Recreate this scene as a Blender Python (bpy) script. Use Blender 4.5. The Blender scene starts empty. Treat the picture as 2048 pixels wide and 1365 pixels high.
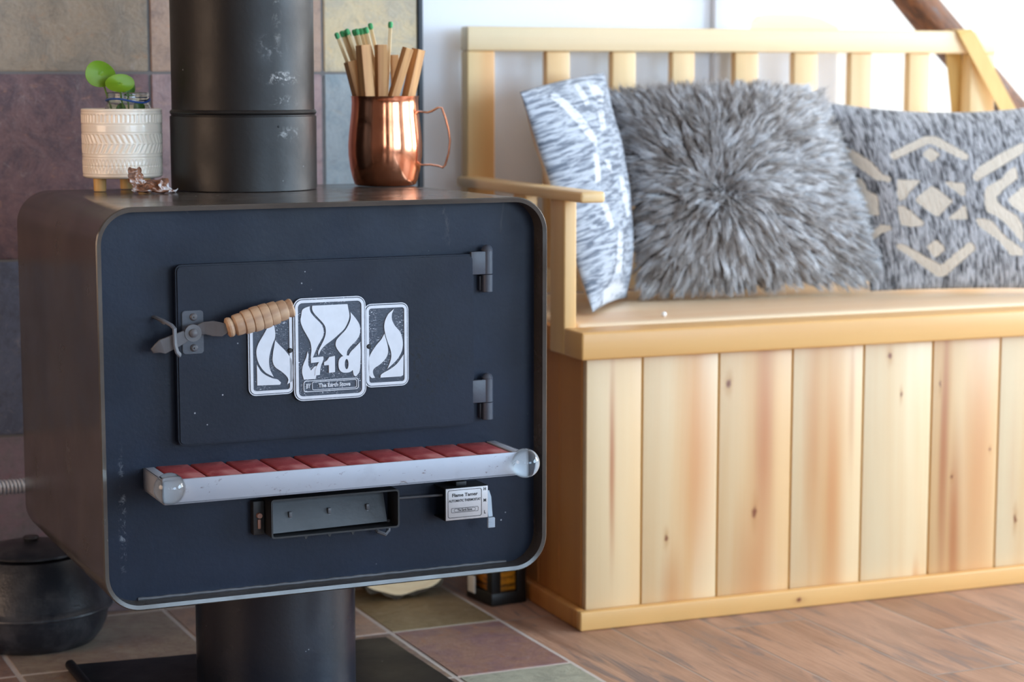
import bpy, bmesh, math, random
import numpy as np
from mathutils import Vector, Matrix, noise as mnoise
random.seed(4); rng=np.random.default_rng(7)
SC=bpy.context.scene; COL=SC.collection
PI=math.pi
R=math.radians
# ---------------------------------------------------------------- helpers
def srgb(r,g,b,a=1.0):
    f=lambda c:(c/255/12.92 if c/255<=.04045 else ((c/255+.055)/1.055)**2.4)
    return (f(r),f(g),f(b),a)
class MB:
    """collects shapes into one mesh"""
    def __init__(s): s.bm=bmesh.new()
    def _mark(s): return len(s.bm.verts),len(s.bm.faces)
    def box(s,x0,x1,y0,y1,z0,z1,bev=0,seg=2,mi=0,M=None):
        b=bmesh.new(); bmesh.ops.create_cube(b,size=1)
        for v in b.verts: v.co=Vector(((x0+x1)/2+v.co.x*(x1-x0),(y0+y1)/2+v.co.y*(y1-y0),(z0+z1)/2+v.co.z*(z1-z0)))
        if bev: bmesh.ops.bevel(b,geom=b.edges[:],offset=bev,segments=seg,affect='EDGES',profile=.5)
        s.add(b,mi,M); return s
    def add(s,b,mi=0,M=None):
        if M is not None: b.transform(M)
        me=bpy.data.meshes.new('tmp'); b.to_mesh(me); b.free()
        n=len(s.bm.faces); s.bm.from_mesh(me); bpy.data.meshes.remove(me)
        s.bm.faces.ensure_lookup_table()
        for f in s.bm.faces[n:]: f.material_index=mi
    def prism(s,poly,d0,d1,axis='y',bev=0,mi=0,M=None):
        """polygon (a,b) extruded along axis from d0 to d1: y->(a,d,b), z->(a,b,d), x->(d,a,b)"""
        b=bmesh.new()
        mk={'y':lambda p,d:(p[0],d,p[1]),'z':lambda p,d:(p[0],p[1],d),'x':lambda p,d:(d,p[0],p[1])}[axis]
        lo=[b.verts.new(mk(p,d0)) for p in poly]; hi=[b.verts.new(mk(p,d1)) for p in poly]
        n=len(poly)
        f1=b.faces.new(lo); f2=b.faces.new(hi)
        for i in range(n): b.faces.new((lo[i],lo[(i+1)%n],hi[(i+1)%n],hi[i]))
        bmesh.ops.recalc_face_normals(b,faces=b.faces[:])
        if bev:
            bmesh.ops.bevel(b,geom=[e for e in b.edges if (e.verts[0] in lo and e.verts[1] in lo) or (e.verts[0] in hi and e.verts[1] in hi)] if False else list({e for f in b.faces if len(f.verts)==n and n>4 for e in f.edges}) or b.edges[:],offset=bev,segments=2,affect='EDGES')
        bmesh.ops.triangulate(b,faces=[f for f in b.faces if len(f.verts)>4])
        s.add(b,mi,M); return s
    def ring(s,outer,inner,d0,d1,axis='y',mi=0,M=None):
        b=bmesh.new()
        mk={'y':lambda p,d:(p[0],d,p[1]),'z':lambda p,d:(p[0],p[1],d),'x':lambda p,d:(d,p[0],p[1])}[axis]
        L=[[b.verts.new(mk(p,d)) for p in q] for d in (d0,d1) for q in (outer,inner)]
        n=len(outer)
        for i in range(n):
            j=(i+1)%n
            b.faces.new((L[0][i],L[0][j],L[1][j],L[1][i])); b.faces.new((L[2][i],L[2][j],L[3][j],L[3][i]))
            b.faces.new((L[0][i],L[0][j],L[2][j],L[2][i])); b.faces.new((L[1][i],L[1][j],L[3][j],L[3][i]))
        bmesh.ops.recalc_face_normals(b,faces=b.faces[:]); s.add(b,mi,M); return s
    def lathe(s,prof,n=48,mi=0,M=None,cap=True):
        b=bmesh.new(); rows=[]
        for r,z in prof:
            if r<1e-6: rows.append([b.verts.new((0,0,z))])
            else: rows.append([b.verts.new((r*math.cos(2*PI*i/n),r*math.sin(2*PI*i/n),z)) for i in range(n)])
        for a,c in zip(rows,rows[1:]):
            for i in range(n):
                j=(i+1)%n
                if len(a)==1 and len(c)==1: continue
                if len(a)==1: b.faces.new((a[0],c[j],c[i]))
                elif len(c)==1: b.faces.new((a[i],a[j],c[0]))
                else: b.faces.new((a[i],a[j],c[j],c[i]))
        if cap:
            if len(rows[0])>1: b.faces.new(rows[0])
            if len(rows[-1])>1: b.faces.new(rows[-1])
        bmesh.ops.recalc_face_normals(b,faces=b.faces[:]); s.add(b,mi,M); return s
    def tube(s,pts,r,n=10,mi=0,M=None,closed=False,flat=None):
        """tube through pts; r number or list; flat=(ra,rb) gives an elliptic section"""
        b=bmesh.new(); P=[Vector(p) for p in pts]; m=len(P)
        rr=r if isinstance(r,(list,tuple)) else [r]*m
        t0=(P[1]-P[0]).normalized(); up=Vector((0,0,1)) if abs(t0.z)<.9 else Vector((1,0,0))
        nrm=(up-t0*up.dot(t0)).normalized(); rows=[]
        for i in range(m):
            if closed: t=(P[(i+1)%m]-P[i-1]).normalized()
            else: t=(P[min(i+1,m-1)]-P[max(i-1,0)]).normalized()
            nrm=(nrm-t*nrm.dot(t)).normalized(); bn=t.cross(nrm)
            fa,fb=flat if flat else (1,1)
            rows.append([b.verts.new(P[i]+(nrm*math.cos(2*PI*k/n)*fa+bn*math.sin(2*PI*k/n)*fb)*rr[i]) for k in range(n)])
        for i in range(m if closed else m-1):
            a,c=rows[i],rows[(i+1)%m]
            for k in range(n): b.faces.new((a[k],a[(k+1)%n],c[(k+1)%n],c[k]))
        if not closed: b.faces.new(rows[0]); b.faces.new(rows[-1])
        bmesh.ops.recalc_face_normals(b,faces=b.faces[:]); s.add(b,mi,M); return s
    def sphere(s,c,r,u=20,v=12,mi=0,sc=(1,1,1)):
        b=bmesh.new(); bmesh.ops.create_uvsphere(b,u_segments=u,v_segments=v,radius=r)
        for q in b.verts: q.co=Vector((c[0]+q.co.x*sc[0],c[1]+q.co.y*sc[1],c[2]+q.co.z*sc[2]))
        s.add(b,mi); return s
    def build(s,name,mat,parent=None,loc=None,rot=None,smooth=35):
        me=bpy.data.meshes.new(name); s.bm.to_mesh(me); s.bm.free()
        return link(name,me,mat,parent,loc,rot,smooth)
def link(name,me,mat,parent=None,loc=None,rot=None,smooth=35):
    for m in (mat if isinstance(mat,(list,tuple)) else [mat]): me.materials.append(m)
    if smooth:
        me.shade_smooth()
        if smooth<180: me.set_sharp_from_angle(angle=R(smooth))
    o=bpy.data.objects.new(name,me); COL.objects.link(o)
    if parent: o.parent=parent
    if loc is not None: o.location=loc
    if rot is not None: o.rotation_euler=rot
    return o
def tag(o,label=None,cat=None,group=None,kind=None):
    if label: o['label']=label
    if cat: o['category']=cat
    if group: o['group']=group
    if kind: o['kind']=kind
    return o
def empty(name,loc,rz=0,label=None,cat=None,group=None):
    o=bpy.data.objects.new(name,None); COL.objects.link(o); o.location=loc; o.rotation_euler=(0,0,rz); o.empty_display_size=.05
    return tag(o,label,cat,group)
def rrect(x0,x1,z0,z1,r,n=8):
    out=[]
    for cx,cz,a0 in ((x1-r,z1-r,0),(x0+r,z1-r,90),(x0+r,z0+r,180),(x1-r,z0+r,270)):
        for i in range(n+1):
            a=R(a0+90*i/n); out.append((cx+r*math.cos(a),cz+r*math.sin(a)))
    return out
def text_bm(txt,size,depth=.0004,bold=0,align='CENTER',xscale=1):
    cu=bpy.data.curves.new('txt','FONT'); cu.body=txt; cu.size=size; cu.extrude=depth; cu.offset=bold; cu.align_x=align; cu.align_y='CENTER'; cu.resolution_u=3
    o=bpy.data.objects.new('txt',cu); COL.objects.link(o)
    dg=bpy.context.evaluated_depsgraph_get(); me=bpy.data.meshes.new_from_object(o.evaluated_get(dg))
    b=bmesh.new(); b.from_mesh(me); bpy.data.meshes.remove(me); bpy.data.objects.remove(o); bpy.data.curves.remove(cu)
    b.transform(Matrix.Diagonal((xscale,1,1,1)))
    return b
def text_matrix(x,y,z,rot=0):   # letters standing up facing -y
    return Matrix.Translation((x,y,z))@Matrix.Rotation(PI/2,4,'X')@Matrix.Rotation(rot,4,'Z')
# ---------------------------------------------------------------- materials
class NT:
    def __init__(s,name):
        s.m=bpy.data.materials.new(name); s.m.use_nodes=True; s.t=s.m.node_tree; s.n=s.t.nodes; s.l=s.t.links
        s.b=s.n['Principled BSDF']; s.out=s.n['Material Output']
    def set(s,**k):
        nm=dict(color='Base Color',rough='Roughness',metal='Metallic',spec='Specular IOR Level',trans='Transmission Weight',ior='IOR',sheen='Sheen Weight',sss='Subsurface Weight',coat='Coat Weight',coatr='Coat Roughness',aniso='Anisotropic')
        for a,v in k.items(): s.put(s.b.inputs[nm[a]],v)
        return s
    def put(s,inp,v):
        if isinstance(v,bpy.types.NodeSocket): s.l.new(v,inp)
        else:
            if hasattr(inp.default_value,'__len__') and isinstance(v,(int,float)): v=(v,)*len(inp.default_value)
            inp.default_value=v
    def coord(s,kind='Object'): return s.n.new('ShaderNodeTexCoord').outputs[kind]
    def math(s,op,a,b=0,c=0,clamp=False):
        n=s.n.new('ShaderNodeMath'); n.operation=op; n.use_clamp=clamp
        for i,v in enumerate((a,b,c)): s.put(n.inputs[i],v)
        return n.outputs[0]
    def vmath(s,op,a,b=(0,0,0)):
        n=s.n.new('ShaderNodeVectorMath'); n.operation=op; s.put(n.inputs[0],a)
        if op=='SCALE': s.put(n.inputs['Scale'],b)
        else: s.put(n.inputs[1],b)
        return n.outputs['Value' if op in('LENGTH','DOT_PRODUCT','DISTANCE') else 'Vector']
    def mapv(s,v,loc=(0,0,0),rot=(0,0,0),sc=(1,1,1)):
        n=s.n.new('ShaderNodeMapping'); s.put(n.inputs[0],v); n.inputs[1].default_value=loc; n.inputs[2].default_value=rot; n.inputs[3].default_value=sc; return n.outputs[0]
    def sep(s,v): n=s.n.new('ShaderNodeSeparateXYZ'); s.put(n.inputs[0],v); return n.outputs
    def comb(s,x,y,z):
        n=s.n.new('ShaderNodeCombineXYZ')
        for i,v in enumerate((x,y,z)): s.put(n.inputs[i],v)
        return n.outputs[0]
    def noise(s,v,scale,detail=4,rough=.55,dist=0,color=False):
        n=s.n.new('ShaderNodeTexNoise'); s.put(n.inputs['Vector'],v); n.inputs['Scale'].default_value=scale; n.inputs['Detail'].default_value=detail; n.inputs['Roughness'].default_value=rough; n.inputs['Distortion'].default_value=dist
        return n.outputs['Color' if color else 'Fac']
    def white(s,v):
        n=s.n.new('ShaderNodeTexWhiteNoise'); n.noise_dimensions='3D'; s.put(n.inputs['Vector'],v); return n.outputs['Value']
    def voro(s,v,scale,feature='F1',rand=1):
        n=s.n.new('ShaderNodeTexVoronoi'); n.feature=feature; s.put(n.inputs['Vector'],v); n.inputs['Scale'].default_value=scale; n.inputs['Randomness'].default_value=rand; return n.outputs['Distance']
    def rng(s,v,a,b,c=0,d=1,smooth=True):
        n=s.n.new('ShaderNodeMapRange'); n.interpolation_type='SMOOTHSTEP' if smooth else 'LINEAR'; s.put(n.inputs[0],v)
        for i,q in enumerate((a,b,c,d)): s.put(n.inputs[i+1],q)
        return n.outputs[0]
    def mix(s,f,a,b,mode='MIX'):
        n=s.n.new('ShaderNodeMix'); n.data_type='RGBA'; n.blend_type=mode; n.clamp_factor=True
        s.put(n.inputs[0],f); s.put(n.inputs[6],a); s.put(n.inputs[7],b); return n.outputs[2]
    def ramp(s,f,*st):
        n=s.n.new('ShaderNodeValToRGB'); s.put(n.inputs[0],f); e=n.color_ramp.elements
        while len(e)<len(st): e.new(.5)
        for q,(p,c) in zip(e,st): q.position=p; q.color=c
        return n.outputs[0]
    def attr(s,name): n=s.n.new('ShaderNodeAttribute'); n.attribute_name=name; return n.outputs
    def bump(s,h,dist=.001,strength=1):
        n=s.n.new('ShaderNodeBump'); s.put(n.inputs['Height'],h); n.inputs['Distance'].default_value=dist; n.inputs['Strength'].default_value=strength
        s.l.new(n.outputs[0],s.b.inputs['Normal']); return s
    def blob(s,v,c,size,soft=1.0):
        """1 inside an ellipsoid blob at c falling to 0 at its edge"""
        d=s.vmath('LENGTH',s.vmath('DIVIDE',s.vmath('SUBTRACT',v,c),size))
        return s.rng(d,1.0,1.0-soft,0,1)
def plain(name,col,rough=.5,metal=0,var=.12,vs=30,bump=0,spec=None,bs=200):
    n=NT(name); c=n.coord()
    f=n.noise(c,vs,5)
    lo=tuple(x*(1-var) for x in col[:3])+(1,); hi=tuple(min(1,x*(1+var)) for x in col[:3])+(1,)
    n.set(color=n.mix(f,lo,hi),rough=rough,metal=metal)
    if spec is not None: n.set(spec=spec)
    if bump: n.bump(n.noise(c,bs,4),bump)
    return n.m
def wood(name,light,dark,axis='x',rough=.42,stretch=14,scale=9,contrast=1,ring=.5,planks=None,streak=None,knots=(),bands=(),grain=.5):
    """pine-like wood: grain stretched along axis; planks=(axis index,width,offset) varies it board by board"""
    n=NT(name); c=n.coord()
    ai='xyz'.index(axis)
    if planks:
        pa,pw,po=planks; comp=n.sep(c)[pa]
        idx=n.math('FLOOR',n.math('DIVIDE',n.math('SUBTRACT',comp,po),pw))
        wn=n.white(n.comb(idx,idx,3.3))
        sh=n.comb(*[n.math('MULTIPLY',wn,7.0+3*i) for i in range(3)])
        cc=n.vmath('ADD',c,sh)
    else: cc=c; wn=None
    sc=[1,1,1]; sc[ai]=1/stretch
    v=n.mapv(cc,sc=sc)
    f1=n.noise(v,scale,4,.5,.6)
    rings=n.math('FRACT',n.math('MULTIPLY',n.noise(v,scale*.55,2,.4,.3),9))
    rings=n.math('ABSOLUTE',n.math('SUBTRACT',rings,.5))
    f2=n.noise(n.mapv(cc,sc=[200 if i!=ai else 4 for i in range(3)]),1,3)
    f=n.math('ADD',n.math('MULTIPLY',n.rng(f1,.36,.68),.75*contrast),n.math('MULTIPLY',rings,.45*ring))
    f=n.math('ADD',f,n.math('MULTIPLY',n.math('SUBTRACT',f2,.5),.35*grain),clamp=True)
    col=n.mix(f,light,dark)
    if wn is not None:
        col=n.mix(n.math('MULTIPLY',wn,.35),col,dark)
    if streak:
        sf=n.rng(n.noise(n.mapv(cc,sc=[1 if i!=ai else 1/22 for i in range(3)],loc=(3,1,2)),scale*.9,2,.4,.4),.55,.68)
        col=n.mix(n.math('MULTIPLY',sf,streak[1]),col,streak[0])
    wob=n.vmath('ADD',c,n.vmath('SCALE',n.vmath('SUBTRACT',n.noise(v,scale*2,3,color=True),(.5,.5,.5)),.03))
    for (p,s,k,w) in bands: col=n.mix(n.math('MULTIPLY',n.blob(wob,p,s,1.0),w),col,k)
    wob2=n.vmath('ADD',c,n.vmath('SCALE',n.vmath('SUBTRACT',n.noise(c,70,3,color=True),(.5,.5,.5)),.008))
    for (p,s) in knots:
        big=tuple(x*(3.6 if i==ai else 1.9) if x<.5 else x for i,x in enumerate(s))
        col=n.mix(n.math('MULTIPLY',n.blob(wob2,p,big,1.0),.6),col,srgb(196,140,84))
        col=n.mix(n.math('MULTIPLY',n.blob(wob2,p,s,.8),.9),col,srgb(124,62,36))
    n.set(color=col,rough=rough)
    n.bump(f2,.0003,.4)
    return n.m
# ---------------------------------------------------------------- camera
H=.875; YAW=.384; PITCH=.1269; FPX=4118.
cam=bpy.data.cameras.new('camera'); co=bpy.data.objects.new('camera',cam); COL.objects.link(co); SC.camera=co
co.location=(0,0,H); co.rotation_euler=(PI/2-PITCH,0,-YAW); cam.sensor_width=36; cam.lens=FPX/2048*36; cam.clip_start=.05
cam.dof.use_dof=True; cam.dof.focus_distance=2.66; cam.dof.aperture_fstop=4.6
SA=.038; VF=2.4868; U0=.865
UX=Vector((math.cos(SA),math.sin(SA),0)); UY=Vector((-math.sin(SA),math.cos(SA),0))
def S(x,v,z=0): return UX*(x+U0)+UY*(v+VF)+Vector((0,0,z))       # a point of the stove's own frame in the room
CR=Vector((math.cos(YAW),-math.sin(YAW),0)); CF=Vector((math.sin(YAW),math.cos(YAW),0))
# ---------------------------------------------------------------- materials
def m_steel(name,base,rough,dust=.35,spec=.5,speck=True,blobs=(),bumpd=.0006,streakaxis=None):
    n=NT(name); c=n.coord()
    f=n.noise(c,6,6,.6,.4); col=n.mix(n.rng(f,.35,.7),tuple(x*.82 for x in base[:3])+(1,),tuple(x*1.25 for x in base[:3])+(1,))
    d=n.rng(n.noise(n.mapv(c,sc=(1,1,.35)),38,6,.7,.8),.62,.8); d2=n.rng(n.noise(c,3,3),.45,.7)
    col=n.mix(n.math('MULTIPLY',n.math('MULTIPLY',d,d2),dust),col,srgb(150,142,134))
    if speck:
        sp=n.rng(n.voro(c,55),.075,.03); sel=n.rng(n.noise(c,9,2),.57,.63)
        col=n.mix(n.math('MULTIPLY',n.math('MULTIPLY',sp,sel),.75),col,srgb(190,194,202))
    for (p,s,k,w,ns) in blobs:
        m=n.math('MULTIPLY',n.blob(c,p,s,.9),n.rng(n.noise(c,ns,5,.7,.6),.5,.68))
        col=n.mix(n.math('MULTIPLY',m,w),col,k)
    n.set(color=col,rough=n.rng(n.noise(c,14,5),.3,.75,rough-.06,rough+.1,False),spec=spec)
    n.bump(n.noise(c,160,4),bumpd,.35)
    return n.m
STEEL=srgb(22,31,48)
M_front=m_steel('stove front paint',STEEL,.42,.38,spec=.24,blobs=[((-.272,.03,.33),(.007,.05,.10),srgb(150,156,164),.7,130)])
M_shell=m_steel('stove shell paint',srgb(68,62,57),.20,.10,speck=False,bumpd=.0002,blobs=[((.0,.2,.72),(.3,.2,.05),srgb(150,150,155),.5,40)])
M_door=m_steel('stove door paint',srgb(20,27,42),.44,.3,spec=.24,blobs=[((.13,.012,.5),(.07,.05,.09),srgb(18,18,20),.9,150)])
M_dark=m_steel('dark steel',srgb(28,28,30),.5,.2,speck=False)
M_hinge=m_steel('hinge steel',srgb(62,66,76),.4,.25,speck=False)
M_latch=m_steel('worn latch steel',srgb(84,84,88),.42,.5,speck=False)
M_pedestal=m_steel('pedestal paint',srgb(18,24,36),.30,.12,spec=.6,blobs=[])
M_base=m_steel('base plate paint',srgb(18,19,26),.42,.12,spec=.25)
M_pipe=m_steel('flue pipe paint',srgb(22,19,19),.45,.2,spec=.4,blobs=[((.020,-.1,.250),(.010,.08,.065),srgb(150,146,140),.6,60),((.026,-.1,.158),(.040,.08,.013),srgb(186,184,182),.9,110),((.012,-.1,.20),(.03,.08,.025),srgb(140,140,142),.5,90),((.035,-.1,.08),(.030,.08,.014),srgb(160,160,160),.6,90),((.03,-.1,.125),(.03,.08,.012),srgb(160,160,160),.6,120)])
n=NT('brushed emblem metal'); c=n.coord(); n.set(color=n.mix(n.noise(c,90,4),srgb(186,187,193),srgb(204,205,211)),rough=.38,metal=.35); M_silver=n.m
n=NT('speckled emblem ground'); c=n.coord(); sp=n.math('MULTIPLY',n.rng(n.noise(n.mapv(c,rot=(0,.6,0),sc=(1,1,2.2)),420,3,.6,1),.6,.66),n.rng(n.noise(c,28,3),.40,.55))
n.set(color=n.mix(sp,srgb(56,62,74),srgb(215,216,224)),rough=.35,metal=.3); n.bump(n.noise(c,500,2),.0004,.6); M_ground=n.m
n=NT('scuffed silver paint'); c=n.coord(); sc_=n.rng(n.noise(n.mapv(c,rot=(0,.5,0),sc=(1,1,1.6)),75,6,.75,.8),.60,.68)
ed=n.rng(n.noise(c,26,5),.55,.75)
col=n.mix(n.math('MULTIPLY',ed,.35),srgb(160,165,177),srgb(138,142,152)); n.set(color=n.mix(n.math('MULTIPLY',sc_,.85),col,srgb(92,78,72)),rough=.45,metal=.15); M_tray=n.m
n=NT('dusty red brick'); c=n.coord(); f=n.noise(c,55,6,.7); f2=n.rng(n.noise(c,16,4,.6),.48,.75)
col=n.mix(n.rng(f,.3,.7),srgb(128,36,44),srgb(152,58,62)); n.set(color=n.mix(n.math('MULTIPLY',f2,.55),col,srgb(196,146,142)),rough=.75); n.bump(f,.001,.8); M_brick=n.m
n=NT('clear plastic'); n.set(color=(.90,.97,.96,1),rough=.03,trans=1.0,ior=1.47); M_clear=n.m
n=NT('jar glass'); n.set(color=(.9,.97,.93,1),rough=.02,trans=1.0,ior=1.4); M_glass=n.m
M_grip=wood('turned handle wood',srgb(198,166,136),srgb(150,112,84),'x',.5,6,60,.8,.5,grain=.8)
n=NT('polished copper'); c=n.coord(); n.set(color=n.mix(n.noise(c,30,4),srgb(232,160,124),srgb(214,134,98)),rough=n.rng(n.noise(c,60,4),.3,.7,.1,.2,False),metal=1); n.bump(n.noise(n.mapv(c,sc=(1,1,.3)),26,2),.0012,.25); M_copper=n.m
M_match=wood('match wood',srgb(240,214,166),srgb(214,170,112),'z',.6,20,120,.8,.3)
M_head=plain('green match head',srgb(78,168,106),.7,0,.15,300,.0006)
M_stick=wood('reddish stick wood',srgb(216,164,106),srgb(168,108,62),'z',.6,18,70,1.1,.5,streak=(srgb(126,74,48),.5),grain=1.0)
n=NT('glazed cream ceramic'); n.set(color=srgb(250,236,218),rough=.22,sss=.1,coat=.4); n.b.inputs['Subsurface Radius'].default_value=(.01,.006,.004); n.bump(n.noise(n.coord(),90,2),.0005,.2); M_ceramic=n.m
M_peg=wood('pot leg wood',srgb(226,180,112),srgb(198,146,82),'z',.5,8,50,.6,.3)
n=NT('leaf green'); c=n.coord(); n.set(color=n.mix(n.noise(c,40,3),srgb(110,158,24),srgb(138,176,44)),rough=.45,sss=.15); n.b.inputs['Subsurface Radius'].default_value=(.004,.006,.002); M_leaf=n.m
n=NT('dark leaf green'); n.set(color=srgb(70,110,34),rough=.45); M_leaf2=n.m
M_stem=plain('green stem',srgb(110,142,62),.5)
M_blue=plain('blue rubber',srgb(40,78,150),.5)
n=NT('curled bark'); c=n.coord(); n.set(color=n.ramp(n.noise(c,75,5,.6,.5),(.38,srgb(80,50,36)),(.52,srgb(150,98,68)),(.6,srgb(206,196,194)),(.7,srgb(232,230,232))),rough=.7); n.bump(n.noise(c,180,4),.001,.8); M_bark=n.m
n=NT('cast iron'); c=n.coord(); f=n.noise(c,20,6,.65); n.set(color=n.mix(n.rng(f,.4,.75),srgb(26,30,38),srgb(66,66,70)),rough=.33); n.bump(n.noise(c,240,4),.001,.5); M_iron=n.m
M_spring=plain('bright spring wire',srgb(214,220,230),.32,.55,.1,60)
M_knob=plain('rusty knob',srgb(150,112,98),.6,.2,.4,90,.001)
n=NT('log cut face'); c=n.coord(); r=n.vmath('LENGTH',n.vmath('MULTIPLY',c,(1,0,1))); rg=n.math('SINE',n.math('MULTIPLY',n.math('ADD',r,n.math('MULTIPLY',n.noise(c,20,3),.02)),520))
n.set(color=n.mix(n.rng(rg,-1,1,0,.3),srgb(250,226,184),srgb(232,196,142)),rough=.7); M_cut=n.m
n=NT('dark bark'); c=n.coord(); f=n.noise(c,50,6,.7); n.set(color=n.mix(n.rng(f,.35,.7),srgb(52,44,36),srgb(96,84,68)),rough=.85); n.bump(f,.006,1); M_logbark=n.m
n=NT('amber glass'); c=n.coord(); f=n.noise(n.mapv(c,sc=(1,1,6)),22,3); n.set(color=n.mix(n.rng(f,.4,.62),srgb(74,42,10),srgb(190,118,24)),rough=.3,coat=.5); M_amber=n.m
M_black=plain('black lantern metal',srgb(24,22,20),.45,.3)
M_label=plain('white tag',srgb(215,212,206),.6)
# pine
PL=srgb(240,218,176); PD=srgb(226,182,122)
M_rail=wood('pine rail',srgb(246,224,182),srgb(234,190,132),'x',.4,12,8,.7,.4,streak=(srgb(224,164,98),.25))
M_post=wood('pine post',srgb(238,206,150),srgb(218,164,96),'z',.4,12,9,.8,.4,streak=(srgb(216,150,84),.5))
M_slat=wood('pine slat',srgb(244,220,172),srgb(230,184,120),'z',.4,14,10,.8,.4,planks=(0,.1275,1.42-1.84),streak=(srgb(226,164,104),.5))
M_edge=wood('pine edging',srgb(234,184,116),srgb(218,152,82),'x',.36,14,8,.5,.35,knots=[((-.163,-.281,.014),(.006,.02,.005))])
M_seat=wood('pine seat',srgb(244,222,190),srgb(230,184,138),'x',.4,14,8,.8,.6,streak=(srgb(216,160,110),.3))
M_side_shaded=wood('pine side boards shade tinted',srgb(212,148,78),srgb(168,98,44),'z',.42,14,9,1.0,.5,planks=(1,.09,.02),streak=(srgb(170,104,54),.6))  # shade of the bench end put into the colour: darker, more orange pine
M_arm=wood('pine arm',srgb(236,200,144),srgb(222,170,104),'y',.38,12,9,.6,.4)
M_strap=wood('tan webbing',srgb(222,184,112),srgb(206,164,92),'z',.6,6,40,.5,.1)
# walls
n=NT('white wall paint'); c=n.coord(); n.set(color=n.mix(n.noise(c,3,3),srgb(238,240,246),srgb(244,245,250)),rough=.6); n.bump(n.noise(c,160,3),.0006,.3); M_white=n.m
M_ceil=plain('ceiling paint',srgb(206,203,198),.8,0,.02,4)
n=NT('whitewashed boards'); c=n.coord(); z=n.sep(c)[2]; k=n.math('FRACT',n.math('DIVIDE',n.math('SUBTRACT',z,.925-.14*6),.14)); x=n.sep(c)[0]
ro=n.math('FLOOR',n.math('DIVIDE',n.math('SUBTRACT',z,.925-.14*6),.14)); bx_=n.math('FRACT',n.math('ADD',n.math('DIVIDE',n.math('SUBTRACT',x,2.80),1.3),n.math('MULTIPLY',n.math('MODULO',n.math('ADD',ro,8),2),.5)))
line=n.math('MAXIMUM',n.rng(n.math('ABSOLUTE',n.math('SUBTRACT',k,.5)),.478,.492),n.rng(n.math('ABSOLUTE',n.math('SUBTRACT',bx_,.5)),.4955,.4985))
col=n.mix(n.rng(n.noise(n.mapv(c,sc=(.1,1,1)),14,4),.4,.7),srgb(250,248,240),srgb(246,238,220)); n.set(color=n.mix(n.math('MULTIPLY',line,.55),col,srgb(222,200,150)),rough=.55); M_shiplap=n.m
M_leftwall=wood('brown wall boards',srgb(104,82,66),srgb(74,56,44),'z',.5,12,6,1,.5,planks=(1,.14,0))
M_trimblack=plain('black edge trim',srgb(44,52,60),.5)
M_frame=plain('window frame paint',srgb(225,222,214),.5)
n=NT('slate tile'); c=n.coord(); A=n.attr('Col')[0]; B=n.attr('Acc')[0]; D=n.attr('Alt')[0]
f=n.noise(c,17,8,.78,.6); f2=n.noise(n.mapv(c,loc=(5,3,1),rot=(.3,.5,.8),sc=(1,1,1.8)),34,7,.76,.8); f3=n.noise(c,60,7,.78,.5)
col=n.mix(n.rng(f,.42,.62),A,B); col=n.mix(n.math('MULTIPLY',n.rng(f2,.55,.72),.75),col,D)
col=n.mix(n.rng(f3,.5,.3,.0,.45),col,n.mix(.6,col,srgb(40,34,42))); col=n.mix(n.rng(f3,.55,.75,0,.4),col,srgb(188,178,176))
n.set(color=col,rough=n.rng(f2,.3,.7,.38,.6,False)); n.bump(n.math('ADD',f,n.math('MULTIPLY',f3,.35)),.004,.6); M_tile=n.m
M_grout=plain('wall grout',srgb(118,116,116),.85,0,.1,60)
M_fgrout=plain('hearth grout',srgb(196,184,176),.8,0,.12,60)
n=NT('wood plank floor tile'); c=n.coord(); sx,sy,sz=n.sep(c)
row=n.math('FLOOR',n.math('DIVIDE',n.math('SUBTRACT',sx,1.463-.157*20),.157)); fr=n.math('FRACT',n.math('DIVIDE',n.math('SUBTRACT',sx,1.463-.157*20),.157))
off=n.white(n.comb(row,2.1,.3)); ly=n.math('ADD',n.math('DIVIDE',sy,.9),off); li=n.math('FLOOR',ly); lf=n.math('FRACT',ly)
wn=n.white(n.comb(row,li,.7)); sh=n.comb(n.math('MULTIPLY',wn,5),n.math('MULTIPLY',wn,9),0)
v=n.vmath('ADD',c,sh); f=n.noise(n.mapv(v,sc=(1,.16,1)),16,6,.62,.8); g=n.noise(n.mapv(v,sc=(1,.1,1),loc=(2,7,0)),26,5,.7,.7); w=n.noise(n.mapv(v,sc=(9,.4,1)),30,3)
col=n.mix(n.rng(f,.32,.68),srgb(140,100,78),srgb(184,142,116)); col=n.mix(n.math('MULTIPLY',n.rng(g,.52,.64),.85),col,srgb(104,92,92)); col=n.mix(n.math('MULTIPLY',n.rng(w,.5,.75),.25),col,srgb(120,86,70)); col=n.mix(n.math('MULTIPLY',wn,.25),col,srgb(188,160,148))
ln=n.math('MAXIMUM',n.rng(n.math('ABSOLUTE',n.math('SUBTRACT',fr,.5)),.483,.49),n.rng(n.math('ABSOLUTE',n.math('SUBTRACT',lf,.5)),.4965,.498))
n.set(color=n.mix(n.math('MULTIPLY',ln,.75),col,srgb(150,136,128)),rough=n.rng(f,.3,.7,.38,.55,False)); n.bump(n.math('SUBTRACT',n.math('ADD',f,w),n.math('MULTIPLY',ln,2)),.0015,.5); M_floor=n.m
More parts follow.
